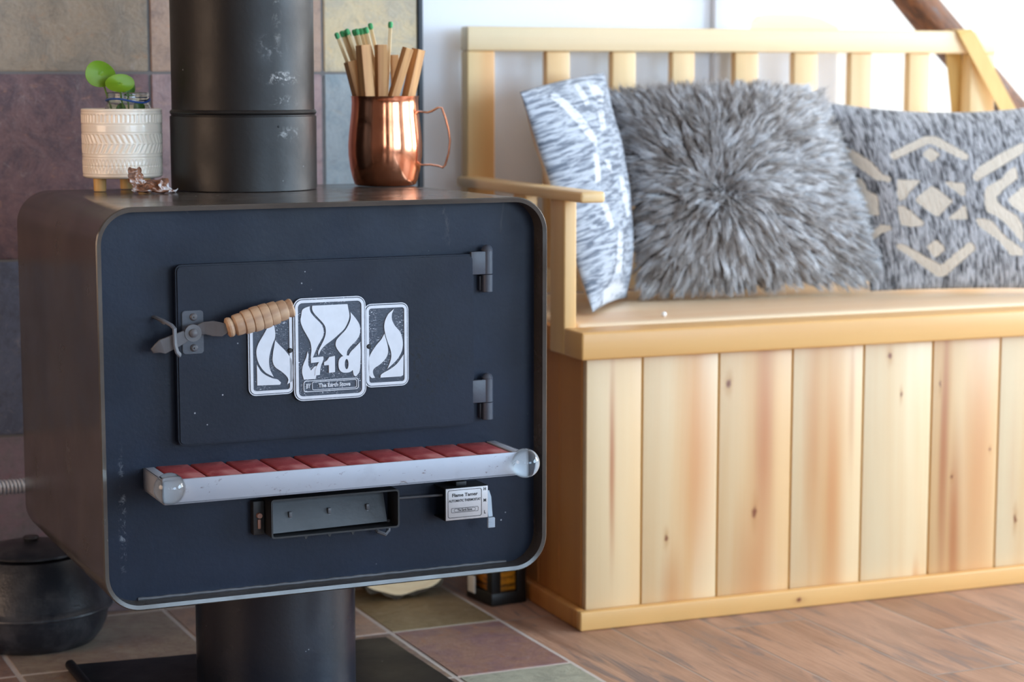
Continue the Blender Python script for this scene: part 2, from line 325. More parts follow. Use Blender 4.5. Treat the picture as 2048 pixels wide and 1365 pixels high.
# ---------------------------------------------------------------- room
def struct(mb,name,mat,**k):
    o=mb.build(name,mat,**k); o['kind']='structure'; return o
m=MB(); m.box(-2.4,5.6,-3.4,4.4,-.1,0); struct(m,'floor',M_floor,rot=(0,0,SA))
GAIN=1.5
def tiles(name,cells,rects_to_box,mat):
    """cells: list of (rect, col, acc, alt); one mesh of bevelled tiles with a colour per tile"""
    b=bmesh.new(); cols=[]
    for rect,ca,cb,cd in cells:
        t=bmesh.new(); bmesh.ops.create_cube(t,size=1); x0,x1,y0,y1,z0,z1=rects_to_box(rect)
        for q in t.verts: q.co=Vector(((x0+x1)/2+q.co.x*(x1-x0),(y0+y1)/2+q.co.y*(y1-y0),(z0+z1)/2+q.co.z*(z1-z0)))
        bmesh.ops.bevel(t,geom=t.edges[:],offset=.0018,segments=2,affect='EDGES')
        me=bpy.data.meshes.new('t'); t.to_mesh(me); t.free(); k=len(b.verts); b.from_mesh(me); bpy.data.meshes.remove(me)
        cols+= [(ca,cb,cd)]*(len(b.verts)-k)
    me=bpy.data.meshes.new(name); b.to_mesh(me); b.free()
    cols=[tuple(tuple(min(.8,q*GAIN*g) for q,g in zip(t[:3],(1.06,1,.92)))+(1,) for t in c) for c in cols]
    for i,an in enumerate(('Col','Acc','Alt')):
        a=me.attributes.new(an,'FLOAT_COLOR','POINT'); a.data.foreach_set('color',np.array([c[i] for c in cols],dtype=np.float32).ravel())
    return me
# hearth (in the stove's frame): columns along x, rows along y
hx=[-.632,-.340,-.048,.250,.544,.836,1.129,1.318]; hy=[1.31,1.591,1.872,2.153,2.434,2.715,2.983,3.27,3.36]
pal=[((128,112,100),(108,90,84),(140,118,96)),((120,104,92),(96,80,80),(150,112,88)),((112,96,94),(134,116,104),(96,98,96)),((136,122,110),(112,102,98),(124,96,80))]
cells=[]
for i in range(7):
    for j in range(8):
        p=pal[(i*3+j*5+(i*j)%3)%4]
        if i==6: p={5:((126,98,88),(112,86,90),(150,104,70)),6:((104,90,66),(118,104,80),(96,80,56)),4:((138,142,132),(122,126,118),(150,150,140))}.get(j,p)
        if i==5 and j==6: p=((140,116,104),(120,104,98),(150,124,100))
        if i==4 and j in(5,6): p=((126,116,106),(112,98,92),(140,112,92))
        if i==3: p=((122,100,92),(104,88,86),(134,108,90))
        cells.append(((hx[i]+.003,hx[i+1]-.003,hy[j]+.003,hy[j+1]-.003),)+tuple(srgb(*q) for q in p))
me=tiles('hearth_floor',cells,lambda r:(r[0],r[1],r[2],r[3],-.01,.002),M_tile)
o=link('hearth_floor',me,M_tile,rot=(0,0,SA)); o['kind']='structure'
m=MB(); m.box(hx[0],hx[-1]+.003,hy[0],hy[-1],-.02,.0008); struct(m,'hearth_floor_grout',M_fgrout,rot=(0,0,SA))
# tiled fire wall behind the stove
YW=3.319
wx=[-2.0,-1.602,-1.314,-1.026,-.738,-.45,-.162,.128,.422,.712,1.002,1.170]; wz=[.0,.018,.306,.588,.884,1.178,1.474,1.77,2.066,2.362,2.5]
wp=[((132,122,112),(112,102,98),(150,128,108)),((100,84,88),(78,68,74),(138,108,94)),((92,100,118),(80,86,102),(110,108,116)),((126,108,116),(108,92,104),(140,120,112)),((140,128,112),(122,116,106),(118,98,92))]
cells=[]
for i in range(11):
    for j in range(10):
        p=wp[(i*2+j*3)%5]
        key=(i,j)
        sp={(10,4):((168,158,132),(150,146,132),(182,160,120)),(10,3):((122,134,144),(108,124,136),(136,138,138)),(10,5):((150,140,124),(140,130,118),(160,140,118)),
            (9,4):((146,126,114),(126,110,104),(160,120,96)),(9,3):((134,116,120),(112,98,106),(152,128,118)),(9,2):((110,102,112),(98,92,104),(124,104,100)),
            (8,4):((128,118,106),(112,106,98),(138,112,92)),(8,3):((100,80,86),(74,62,72),(136,104,92)),(8,2):((82,92,116),(70,78,98),(108,108,116)),(8,1):((116,104,118),(104,100,110),(130,92,110)),
            (7,4):((132,118,106),(114,104,96),(140,114,94)),(7,3):((100,78,84),(76,62,70),(138,102,86)),(7,2):((84,90,112),(72,78,96),(104,104,112)),(7,1):((110,100,112),(98,92,104),(124,96,104))}
        p=sp.get(key,p)
        cells.append(((wx[i]+.002,wx[i+1]-.002,wz[j]+.002,wz[j+1]-.002),)+tuple(srgb(*q) for q in p))
me=tiles('wall_hearth',cells,lambda r:(r[0],r[1],YW,YW+.012,r[2],r[3]),M_tile)
o=link('wall_hearth',me,M_tile); o['kind']='structure'
m=MB(); m.box(-2.0,1.168,YW+.0025,3.6,0,2.5); struct(m,'wall_hearth_backing',M_grout)
m=MB(); m.box(1.170,1.1785,YW-.002,3.6,0,2.5,.001); struct(m,'trim_1',M_trimblack)
m=MB(); m.box(1.1785,1.905,3.52,3.64,0,2.5); struct(m,'wall_back',M_white)
m=MB(); m.box(1.829,1.905,3.503,3.52,0,2.5,.003); struct(m,'trim_2',M_white)
m=MB(); m.box(1.905,5.0,3.9,4.0,0,2.5); struct(m,'wall_alcove',M_shiplap)
m=MB(); m.box(1.83,1.905,3.64,4.0,0,2.5); struct(m,'wall_alcove_return',M_white)
m=MB(); m.box(-2.1,5.1,-3.1,4.0,2.5,2.6); struct(m,'ceiling',M_ceil)
def wall_with_windows(name,horizontal,fixed,a0,a1,openings,mat):
    m=MB()
    def bx(p0,p1,z0,z1):
        if horizontal: m.box(p0,p1,fixed,fixed+.1,z0,z1)
        else: m.box(fixed,fixed+.1,p0,p1,z0,z1)
    cur=a0
    for (p0,p1,z0,z1) in openings:
        bx(cur,p0,0,2.5); bx(p0,p1,0,z0); bx(p0,p1,z1,2.5); cur=p1
    bx(cur,a1,0,2.5)
    return struct(m,name,mat)
WR=[(-.9,1.5,.55,2.15),(2.05,3.5,.55,2.15)]; WFo=[(-1.55,-.85,.8,2.15),(.45,1.45,.5,2.15),(1.9,4.4,.5,2.15)]
WL=[(1.25,2.75,.45,1.65)]
wall_with_windows('wall_left',False,-2.1,-3.0,3.6,WL,M_leftwall)
wall_with_windows('wall_right',False,5.0,-3.0,4.0,WR,M_ceil)
wall_with_windows('wall_front',True,-3.1,-2.1,5.1,WFo,M_leftwall)
LIGHT=[]
def window(num,horizontal,fixed,p0,p1,z0,z1,nv,energy,col):
    m=MB(); t=.05
    def bx(a,b,c,d,dep=.07):
        if horizontal: m.box(a,b,fixed+.02,fixed+.02+dep,c,d,.004)
        else: m.box(a,b,0,1,c,d) if False else m.box(fixed+.01,fixed+.01+dep,a,b,c,d,.004)
    bx(p0,p1,z0,z0+t); bx(p0,p1,z1-t,z1); bx(p0,p0+t,z0+t,z1-t); bx(p1-t,p1,z0+t,z1-t)
    for i in range(1,nv): q=p0+(p1-p0)*i/nv; bx(q-.022,q+.022,z0+t,z1-t,.05)
    q=z0+(z1-z0)*.52; bx(p0+t,p1-t,q-.02,q+.02,.045)
    struct(m,'window_%d'%num,M_frame)
    L=bpy.data.lights.new('window_light','AREA'); L.shape='RECTANGLE'; L.size=(p1-p0); L.size_y=(z1-z0); L.energy=energy*(p1-p0)*(z1-z0); L.color=col
    o=bpy.data.objects.new('window_light',L); COL.objects.link(o)
    if horizontal: o.location=((p0+p1)/2,fixed-.05,(z0+z1)/2); o.rotation_euler=(PI/2,0,0)
    else: o.location=(fixed+.16,(p0+p1)/2,(z0+z1)/2); o.rotation_euler=(PI/2,0,PI/2)
    o.name='window_light'
    return o
SKY=(.80,.90,1.0)
window(1,False,5.0,*WR[0],4,44,(.58,.79,1.0))
window(6,True,-3.1,-1.55,-.85,.8,2.15,2,13,(.9,.95,1.0))
window(2,False,5.0,*WR[1],3,36,(.96,.98,1.0))
window(3,True,-3.1,*WFo[1],3,11,(.8,.9,1.0))
window(4,True,-3.1,*WFo[2],4,26,(.56,.77,1.0))
lo=window(5,False,-2.1,*WL[0],3,13,(1,.66,.42)); lo.location.x=-2.13; lo.rotation_euler=(PI/2,0,-PI/2)  # unseen window added to throw warm fill on the left-facing sides
w=bpy.data.worlds.new('sky'); SC.world=w; w.use_nodes=True; bg=w.node_tree.nodes['Background']; bg.inputs[0].default_value=(.7,.84,1,1); bg.inputs[1].default_value=.5
SC.view_settings.view_transform='Standard'; SC.view_settings.look='None'; SC.view_settings.gamma=1; SC.view_settings.use_curve_mapping=False; SC.view_settings.exposure=.62
SC.cycles.use_denoising=True; SC.cycles.max_bounces=8; SC.cycles.transmission_bounces=8; SC.cycles.diffuse_bounces=4; SC.cycles.glossy_bounces=4; SC.cycles.use_adaptive_sampling=True; SC.cycles.adaptive_threshold=.035
SC.cycles.sample_clamp_indirect=6
# ---------------------------------------------------------------- the wood stove (own frame: x across, y back from the front rim)
stove=empty('wood_stove',S(0,0),SA,'dark blue-black steel wood stove on a round pedestal, with door emblem','stove')
X0,X1,Z0,Z1=-.3035,.3035,.2125,.719; DEP=.50; T=.0065; RAD=.047
def slope(bm):
    for v in bm.verts:
        if v.co.y>0: v.co.z-=.004*(v.co.y/DEP)*max(0,(v.co.z-Z0)/(Z1-Z0))
b=bmesh.new(); out=rrect(X0,X1,Z0,Z1,RAD,12); inn=rrect(X0+T,X1-T,Z0+T,Z1-T,RAD-T,12); k=len(out)
ys=[0,.0015,.1,.2,.3,.4,.4985,DEP]; ins=[.0015,0,0,0,0,0,0,.0015]
rows=[]
for y,i_ in zip(ys,ins):
    q=rrect(X0+i_,X1-i_,Z0+i_,Z1-i_,RAD-i_,12); rows.append([b.verts.new((p[0],y,p[1])) for p in q])
ri=[[b.verts.new((p[0],y,p[1])) for p in inn] for y in (.001,.05)]
for a,c in zip(rows,rows[1:]):
    for j in range(k): b.faces.new((a[j],a[(j+1)%k],c[(j+1)%k],c[j]))
for a,c in ((ri[0],rows[0]),(ri[1],ri[0])):
    for j in range(k): b.faces.new((a[j],a[(j+1)%k],c[(j+1)%k],c[j]))
b.faces.new(rows[-1]); b.faces.new(ri[1])
bmesh.ops.recalc_face_normals(b,faces=b.faces[:]); slope(b)
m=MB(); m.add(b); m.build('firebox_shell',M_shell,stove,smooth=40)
# front panel set back inside the rim, with its weld bead along the bottom
m=MB(); q=rrect(X0+T-.001,X1-T+.001,Z0+T-.001,Z1-T+.001,RAD-T,12); m.prism(q,.029,.049)
m.build('front_panel',M_front,stove)
m=MB(); m.tube([(x,.0285,Z0+T+.0012+.0003*math.sin(x*170)) for x in np.linspace(-.255,.255,90)],[.0022+.0003*math.sin(i*2.1) for i in range(90)],8)
m.build('weld_bead',M_latch,stove)
# pedestal and base plate
m=MB(); m.lathe([(.113,.010),(.113,.216)],72); m.build('pedestal',M_pedestal,stove,loc=(0,.262,0))
m=MB(); m.prism([(-.250,.012),(.245,.012),(.2375,.4495),(-.2465,.4975)],.0022,.0095,'z')
m.tube([(-.2500,.014,.0115),(-.2485,.2,.0115),(-.2465,.492,.0115)],.0075,12)
m.build('base_plate',M_base,stove)
# door
VD=.012
door_m=MB(); door_m.prism(rrect(-.2020,.2020,.4155,.6445,.008,5),VD,VD+.012,'y',.0022)
door=door_m.build('door',M_door,stove)
m=MB(); m.ring(rrect(-.190,.190,.427,.633,.008,4),rrect(-.176,.176,.441,.619,.008,4),VD+.012,.0415); m.build('door_gasket_frame',M_dark,door)
# hinges
for zc in (.6163,.4441):
    m=MB(); m.lathe([(.0072,.0005),(.0078,.001),(.0078,.031),(.0072,.0315)],24,M=Matrix.Translation((.2235,.0185,zc)))
    m.box(.198,.2235,.0125,.0185,zc+.0005,zc+.0312,.001)
    h=m.build('hinge',M_hinge,door)
    m=MB(); m.lathe([(.0072,-.0235),(.0078,-.023),(.0078,-.0005),(.0072,0)],24,M=Matrix.Translation((.2235,.0185,zc))); m.box(.214,.2235,.022,.0415,zc-.022,zc-.002,.001)
    m.build('lower_knuckle',M_hinge,h)
    m=MB(); m.lathe([(.0075,.031),(.0078,.0335),(.0055,.0375),(.0022,.0393),(0,.0396)],20,M=Matrix.Translation((.2235,.0185,zc))); m.build('pin_cap',M_hinge,h)
m=MB(); m.prism([(.205,.590),(.222,.5935),(.220,.588),(.2125,.580),(.208,.574)],.036,.0412); m.build('hinge_gusset',M_latch,stove)
# latch plate with screws
m=MB(); m.prism(rrect(-.1955,-.1680,.5325,.5870,.004,4),VD-.0022,VD,'y',.0006); lp=m.build('latch_plate',M_hinge,door)
for z in (.5790,.5400):
    m=MB(); m.lathe([(0.0,.0035),(.0030,.0034),(.0046,.0018),(.0049,0)],18,M=Matrix.Translation((-.1808,VD-.0022,z))@Matrix.Rotation(PI/2,4,'X')); m.sphere((-.1808,VD-.0058,z),.0013,8,6); m.build('screw',M_latch,lp)
# latch lever with turned wood grip
A=Vector((-.2290,-.004,.5445)); Pv=Vector((-.1865,-.006,.5610)); G0=Vector((-.1470,-.020,.5665)); G1=Vector((-.0625,-.024,.5890))
lever=MB()
def bar(mb,pts,w,t,mi=0):
    """flat bar through (x,y,z) points, width w in the z direction"""
    bb=bmesh.new(); rws=[]
    for i,(p,ww) in enumerate(zip(pts,w)):
        p=Vector(p); d=(Vector(pts[min(i+1,len(pts)-1)])-Vector(pts[max(i-1,0)])).normalized(); up=Vector((-d.z,0,d.x)).normalized()
        rws.append([bb.verts.new(p+up*ww/2+Vector((0,-t/2,0))),bb.verts.new(p-up*ww/2+Vector((0,-t/2,0))),bb.verts.new(p-up*ww/2+Vector((0,t/2,0))),bb.verts.new(p+up*ww/2+Vector((0,t/2,0)))])
    for a,c in zip(rws,rws[1:]):
        for j in range(4): bb.faces.new((a[j],a[(j+1)%4],c[(j+1)%4],c[j]))
    bb.faces.new(rws[0]); bb.faces.new(rws[-1]); bmesh.ops.recalc_face_normals(bb,faces=bb.faces[:])
    bmesh.ops.bevel(bb,geom=bb.edges[:],offset=.0005,segments=1,affect='EDGES'); mb.add(bb,mi)
bar(lever,[(-.2370,.000,.5400),(-.2300,-.003,.5440),(-.2250,-.005,.5455),(-.2060,-.0055,.5530),(-.1950,-.006,.5580)],[.006,.013,.019,.0165,.014],.004)
lever.lathe([(0,-.003),(.0098,-.003),(.0108,-.002),(.0108,.003),(0,.003)],28,M=Matrix.Translation(Pv)@Matrix.Rotation(PI/2,4,'X'))
bar(lever,[(-.1800,-.006,.5640),(-.1720,-.008,.5665),(-.1620,-.013,.5660),(-.1530,-.018,.5650),(-.1450,-.020,.5665)],[.013,.0155,.019,.0175,.010],.004)
lv=lever.build('latch_lever',M_latch,door)
m=MB(); m.lathe([(0,.0085),(.0030,.008),(.0052,.006),(.0056,.0025),(.0056,-.004)],20,M=Matrix.Translation(Pv)@Matrix.Rotation(PI/2,4,'X')); m.build('pivot_bolt',M_latch,lv)
L=(G1-G0).length; prof=[(0,0),(.0095,0),(.0122,.0015),(.0128,.004),(.0118,.0072),(.0088,.0085)]
nb=6; z=.0105
for i in range(nb):
    zl=(L-.0105-.0085)/nb; c=(i+.5)/nb; rr=.0108+.0052*math.sin(PI*(.12+.80*c))
    for t in (0,.06,.25,.5,.75,.94,1.0): prof.append(((rr-.0016) if t in(0,1.0) else rr-.0006*abs(2*t-1)**3,z+zl*t))
    z+=zl
prof+=[(.0106,L-.0075),(.0114,L-.005),(.0122,L-.002),(.0112,L),(.004,L+.0006),(0,L+.0006)]
m=MB(); d=(G1-G0).normalized(); rot=d.to_track_quat('Z','Y').to_matrix().to_4x4()
m.lathe(prof,40,M=Matrix.Rotation(PI/2,4,'Y')); g=m.build('wooden_grip',M_grip,lv,smooth=30)
g.matrix_local=Matrix.Translation(G0)@d.to_track_quat('X','Z').to_matrix().to_4x4()
tag(g,'turned wooden grip')
# latch catch on the panel
m=MB(); bar(m,[(-.2270,.040,.5800),(-.2225,.006,.5765),(-.2205,-.002,.5735)],[.004,.004,.004],.006)
m.tube([(-.2280,.040,.5805),(-.2215,.004,.5770),(-.2140,-.009,.5720),(-.2110,-.012,.5680),(-.2105,-.012,.5480),(-.2085,-.012,.5390),(-.2045,-.010,.5345),(-.2030,-.004,.5340)],.0026,8,flat=(.8,1.3)); m.build('latch_catch',M_latch,stove)
# emblem
FL={
  'F1':[(-0.0409,0.5747),(-0.0396,0.5815),(-0.0348,0.5846),(-0.0295,0.5861),(-0.0296,0.5827),(-0.0279,0.5775),(-0.022,0.5704),(-0.015,0.5633),(-0.0115,0.5563),(-0.0114,0.5483),(-0.0147,0.5417),(-0.0195,0.534),(-0.0236,0.5251),(-0.0262,0.5195),(-0.0292,0.5197),(-0.0279,0.5276),(-0.029,0.539),(-0.0336,0.5483),(-0.0393,0.5588),(-0.0421,0.568)],
  'F2':[(-0.026,0.5865),(0.0216,0.5866),(0.0228,0.5797),(0.0242,0.5717),(0.0222,0.5638),(0.0171,0.5549),(0.0098,0.5484),(0.0002,0.5409),(-0.0094,0.5346),(-0.0155,0.5281),(-0.0185,0.5219),(-0.019,0.526),(-0.0166,0.5315),(-0.0123,0.5393),(-0.0087,0.5482),(-0.0086,0.5573),(-0.012,0.5637),(-0.0185,0.5708),(-0.0243,0.5774),(-0.0264,0.5825)],
  'F3':[(0.0255,0.5762),(0.0305,0.5702),(0.0364,0.5619),(0.0385,0.555),(0.0377,0.5458),(0.0326,0.5381),(0.0253,0.5316),(0.0204,0.525),(0.0197,0.5187),(0.0149,0.5195),(0.0084,0.5268),(0.0049,0.5338),(0.0062,0.5406),(0.0116,0.5466),(0.0189,0.5537),(0.0241,0.5625),(0.0259,0.5693)],
  'F4':[(0.0386,0.5366),(0.0391,0.5239),(0.0383,0.5056),(0.0367,0.4965),(0.0321,0.4916),(0.0294,0.4934),(0.0279,0.4999),(0.0264,0.5051),(0.0251,0.5132),(0.0225,0.5185),(0.0258,0.5247),(0.0319,0.5301)],
  'F5':[(-0.033,0.5279),(-0.0319,0.5233),(-0.0324,0.5165),(-0.0321,0.5096),(-0.0288,0.5032),(-0.024,0.508),(-0.0199,0.5087),(-0.0193,0.5043),(-0.0215,0.4976),(-0.0228,0.4917),(-0.0385,0.4918),(-0.0405,0.4987),(-0.0406,0.5055),(-0.0382,0.5134),(-0.0351,0.52)],
  'L1':[(-0.0831,0.566),(-0.0778,0.5675),(-0.0762,0.5606),(-0.0752,0.5527),(-0.0761,0.546),(-0.0791,0.5394),(-0.0819,0.5305),(-0.0838,0.5216),(-0.0839,0.5137),(-0.0823,0.5057),(-0.0781,0.4973),(-0.0876,0.5026),(-0.095,0.511),(-0.0995,0.5213),(-0.1005,0.5315),(-0.098,0.5404),(-0.0927,0.5491),(-0.0867,0.5589)],
  'L2':[(-0.0755,0.5443),(-0.0707,0.5389),(-0.0626,0.5306),(-0.0557,0.5212),(-0.0523,0.5119),(-0.0518,0.5005),(-0.0532,0.4904),(-0.0603,0.4868),(-0.0585,0.4918),(-0.0608,0.4971),(-0.0677,0.5037),(-0.0758,0.5098),(-0.0792,0.518),(-0.0785,0.5281),(-0.0768,0.537)],
  'L3':[(-0.1002,0.5146),(-0.0957,0.5065),(-0.0888,0.5004),(-0.0795,0.4956),(-0.0725,0.4936),(-0.0685,0.4896),(-0.0697,0.4868),(-0.1,0.4876)],
  'R1':[(0.0864,0.5774),(0.0836,0.5712),(0.0836,0.5631),(0.0877,0.5548),(0.0947,0.5464),(0.0981,0.5358),(0.098,0.5254),(0.0951,0.5174),(0.0895,0.5096),(0.0821,0.5031),(0.0766,0.4988),(0.0797,0.5055),(0.0822,0.5147),(0.081,0.524),(0.0775,0.5334),(0.0745,0.5428),(0.0727,0.5533),(0.074,0.5624),(0.079,0.5714)],
  'R2':[(0.0727,0.5452),(0.0756,0.5358),(0.0776,0.5265),(0.0773,0.5184),(0.0736,0.5117),(0.0662,0.5051),(0.0589,0.5009),(0.0564,0.4965),(0.0576,0.4912),(0.0594,0.4882),(0.0551,0.4879),(0.0515,0.4921),(0.0503,0.5003),(0.0507,0.5118),(0.0542,0.5208),(0.0616,0.5308),(0.0689,0.5385)],
  'R3':[(0.0994,0.5166),(0.099,0.4975),(0.0986,0.4893),(0.0955,0.4878),(0.0667,0.4878),(0.0673,0.4912),(0.0722,0.4944),(0.0808,0.4985),(0.0895,0.5044),(0.0957,0.5116)],
}
m=MB(); emb_g=MB()
for (x0,x1,z0,z1,r,y0) in ((-.1110,-.0485,.4742,.5850,.0095,.0090),(.0445,.1066,.4755,.5850,.0095,.0090),(-.0514,.0466,.4640,.5965,.0120,.0068)):
    emb_g.prism(rrect(x0,x1,z0,z1,r,6),y0,VD,'y',.0006)
em=emb_g.build('emblem',M_ground,door); em['label']='silver flame emblem reading 710'
for (x0,x1,z0,z1,r,y0) in ((-.1110,-.0505,.4742,.5850,.0095,.0090),(.0455,.1066,.4755,.5850,.0095,.0090),(-.0514,.0466,.4640,.5965,.0120,.0068)):
    m=MB(); i1=.0022; i2=.0060
    m.ring(rrect(x0+i1,x1-i1,z0+i1,z1-i1,r-i1,6),rrect(x0+i2,x1-i2,z0+i2,z1-i2,max(.003,r-i2),6),y0-.0016,y0+.0002)
    m.ring(rrect(x0,x1,z0,z1,r,6),rrect(x0+.0011,x1-.0011,z0+.0011,z1-.0011,r-.001,6),y0-.0008,y0+.0002)
    m.build('border',M_silver,em)
for key,poly in FL.items():
    y0=.0068 if key[0]=='F' else .0090
    # round the traced outline
    P=[Vector((a,b_,0)) for a,b_ in poly]; sm=[]
    for i in range(len(P)):
        p0,p1,p2,p3=P[i-1],P[i],P[(i+1)%len(P)],P[(i+2)%len(P)]
        ang=(p1-p0).angle(p2-p1,0); ang2=(p2-p1).angle(p3-p2,0)
        for t in ((0,.33,.66) if ang<1.0 and ang2<1.0 else (0,)):
            q=.5*((2*p1)+(p2-p0)*t+(2*p0-5*p1+4*p2-p3)*t*t+(3*p1-p0-3*p2+p3)*t**3); sm.append((q.x,q.y))
    m=MB(); m.prism(sm,y0-.0016,y0+.0002,'y'); m.build('flame',M_silver,em,smooth=20)
yd=.0068
m=MB()
m.prism([(-.0290,.5195),(-.0122,.5203),(-.0120,.5165),(-.0152,.5095),(-.0166,.5040),(-.0172,.4968),(-.0238,.4962),(-.0232,.5035),(-.0205,.5095),(-.0180,.5135),(-.0290,.5128)],yd-.0022,yd)
m.prism([(-.0112,.5128),(-.0072,.5150),(-.0040,.5192),(.0035,.5203),(.0035,.4992),(-.0048,.4986),(-.0048,.5088),(-.0112,.5088)],yd-.0022,yd)
oc=[(.0190+.0107*math.copysign(abs(math.cos(a))**.75,math.cos(a)),.5087+.0112*math.copysign(abs(math.sin(a))**.8,math.sin(a))) for a in np.linspace(0,2*PI,36,endpoint=False)]
ic=[(.0194+.0026*math.cos(a),.5087+.0066*math.sin(a)) for a in np.linspace(0,2*PI,36,endpoint=False)]
m.ring(oc,ic,yd-.0022,yd); m.build('model_number',M_silver,em,smooth=20)
m=MB(); q=rrect(-.0390,.0360,.4752,.4900,.0035,5); q2=rrect(-.0381,.0351,.4761,.4891,.0030,5); m.ring(q,q2,yd-.0014,yd)
q=rrect(-.0275,.0335,.4772,.4882,.0022,4); q2=rrect(-.0268,.0328,.4779,.4875,.0018,4); m.ring(q,q2,yd-.0014,yd)
for (t,x,z,s,xs) in (('BY',-.0326,.4826,.0080,.62),('The Earth Stove',.0030,.4826,.0072,.92)): m.add(text_bm(t,s,.0006,.0002,xscale=xs),0,text_matrix(x,yd-.0006,z))
m.build('maker_plaque',M_silver,em,smooth=20)
for x,z in ((-.0555,.5302),(.0512,.5296)):
    m=MB(); m.lathe([(0,.003),(.0022,.0028),(.0032,.0015),(.0034,0)],14,M=Matrix.Translation((x,.0088,z))@Matrix.Rotation(PI/2,4,'X')); m.build('emblem_bolt',M_dark,em)
# brick shelf
ST=.3885; SB=.3600; SF=-.073; xa,xb=-.2440,.2410
m=MB(); t=.0028
m.box(xa,xb,SF,SF+t,SB,ST+.0022,.0007); m.box(xa,xa+t,SF,.0415,SB,ST,.0007); m.box(xb-t,xb,SF,.0415,SB,ST,.0007); m.box(xa,xb,SF,.0415,SB,SB+t,.0004); m.box(xa,xb,.036,.0415,SB,ST-.003,.0004)
m.box(xa,xa+.014,SF,.0415,ST-.002,ST,.0004); m.box(xb-.014,xb,SF,.0415,ST-.002,ST,.0004)
shelf=m.build('brick_shelf',M_tray,stove); shelf['label']='silver metal shelf lined with red bricks'
m=MB(); m.box(xa+t,xb-t,SF+t,.036,SB+t,ST-.0035); m.build('mortar_bed',plain('brick mortar',srgb(176,164,158),.9,0,.15,80),shelf)
nbk=10; wk=(xb-xa-.028)/nbk
b0=None
for i in range(nbk):
    x=xa+.014+i*wk
    if b0 is None:
        m=MB(); m.box(-wk/2+.0017,wk/2-.0017,-.0515,.0485,0,.0078,.0024,3); b0=m.build('brick',M_brick,shelf)
        o=b0
    else:
        o=b0.copy(); COL.objects.link(o); o.parent=shelf
    o.location=(x+wk/2+rng.uniform(-.0003,.0003),-.0165,ST-.0076+rng.uniform(-.0008,.0004)); o.rotation_euler=(0,rng.uniform(-.012,.012),rng.uniform(-.01,.01))
for x in (xa+.0006,xb+.0002):
    m=MB(); b=bmesh.new(); bmesh.ops.create_uvsphere(b,u_segments=36,v_segments=24,radius=.0195)
    m.add(b); o=m.build('corner_guard',M_clear,shelf,loc=(x+(.0065 if x<0 else -.0035),SF+.001,(.3800 if x<0 else .3750)),smooth=180); o['label']='clear plastic ball corner guard'
m=MB(); m.lathe([(0,.002),(.003,.0018),(.0042,0)],14,M=Matrix.Translation((xa,-.035,.374))@Matrix.Rotation(-PI/2,4,'Y')); m.build('rivet',M_tray,shelf)
# draft box
dx0,dx1,dz0,dz1,dy0=-.0895,.0855,.2905,.3415,-.010
m=MB(); t=.0022
m.ring(rrect(dx0,dx1,dz0,dz1,.004,4),rrect(dx0+t,dx1-t,dz0+t,dz1-t,.003,4),dy0,.0415); draft=m.build('draft_box',M_dark,stove)
m=MB(); bar(m,[(0,0,0),(1,0,0)],[.1,.1],.1) if False else None
b=bmesh.new()
def quadprism(p,th):
    vs=[b.verts.new(q) for q in p]+[b.verts.new((q[0],q[1]+th,q[2])) for q in p]
    for f in ((0,1,2,3),(7,6,5,4),(0,4,5,1),(1,5,6,2),(2,6,7,3),(3,7,4,0)): b.faces.new([vs[i] for i in f])
quadprism([(dx0+.005,.001,dz0+.0045),(dx1-.010,.010,dz0+.0050),(dx1-.010,.026,dz1-.006),(dx0+.005,.018,dz1-.004)],.002)
bmesh.ops.recalc_face_normals(b,faces=b.faces[:]); m=MB(); m.add(b); fl=m.build('damper_flap',m_steel('damper steel',srgb(70,73,77),.42,.6,speck=False),draft)
for fx in (.16,.5,.84):
    x=dx0+.006+(dx1-dx0-.016)*fx; y=.0095+.0085*fx
    m=MB(); m.box(x-.0022,x+.0022,y-.0035,y+.001,.3125,.3200,.0006); m.box(x-.0018,x+.0018,y-.002,y+.001,.3045,.3122,.0006); m.build('flap_tab',M_latch,fl)
m=MB(); m.box(dx0-.016,dx0-.001,.016,.0295,.292,.336,.001); e=m.build('hinge_ear',M_dark,draft)
m=MB(); m.lathe([(0,.005),(.0035,.0048),(.004,0)],8,M=Matrix.Translation((dx0-.0085,.016,.3175))@Matrix.Rotation(PI/2,4,'X')); m.box(dx0-.0105,dx0-.0065,.0135,.016,.300,.3125,.0008); m.build('bolt',M_knob,e)
for x in (-.042,-.010,.022):
    m=MB(); m.prism([(x-.003,dz0+.0005),(x+.003,dz0+.0005),(x+.001,dz0-.0045),(x-.001,dz0-.0045)],dy0+.004,dy0+.006); m.build('lip_tooth',M_dark,draft)
m=MB(); m.tube([(.058,.02,dz0),(.063,.010,dz0-.008),(.072,.008,dz0-.012),(.078,.012,dz0-.008),(.081,.02,dz0+.004)],.0028,8); m.build('hook',M_latch,draft)
# linkage rod and thermostat
m=MB(); m.tube([(.0855,.018,.3235),(.11,.012,.3245),(.152,.004,.3255)],.0017,8); m.build('linkage_rod',M_latch,stove)
tx0,tx1,tz0,tz1=.1500,.2118,.2925,.3365
m=MB(); m.box(tx0,tx1,-.010,-.0075,tz0,tz1,.0006); m.box(tx0,tx1,-.010,.030,tz1-.0018,tz1,.0005); m.box(tx0,tx1-.002,-.010,.0415,tz0,tz0+.0018,.0004); m.box(tx1-.002,tx1,-.010,.0415,tz0,tz1,.0004)
m.box(tx0+.02,tx0+.035,.0,.0415,tz1,tz1+.006,.001)
th=m.build('thermostat_bracket',M_dark,stove)
n=NT('brushed label plate'); c=n.coord(); n.set(color=n.mix(n.noise(c,70,5),srgb(170,168,170),srgb(196,190,190)),rough=.4,metal=.25); M_plate=n.m
M_ink=plain('black lettering',srgb(30,28,30),.6)
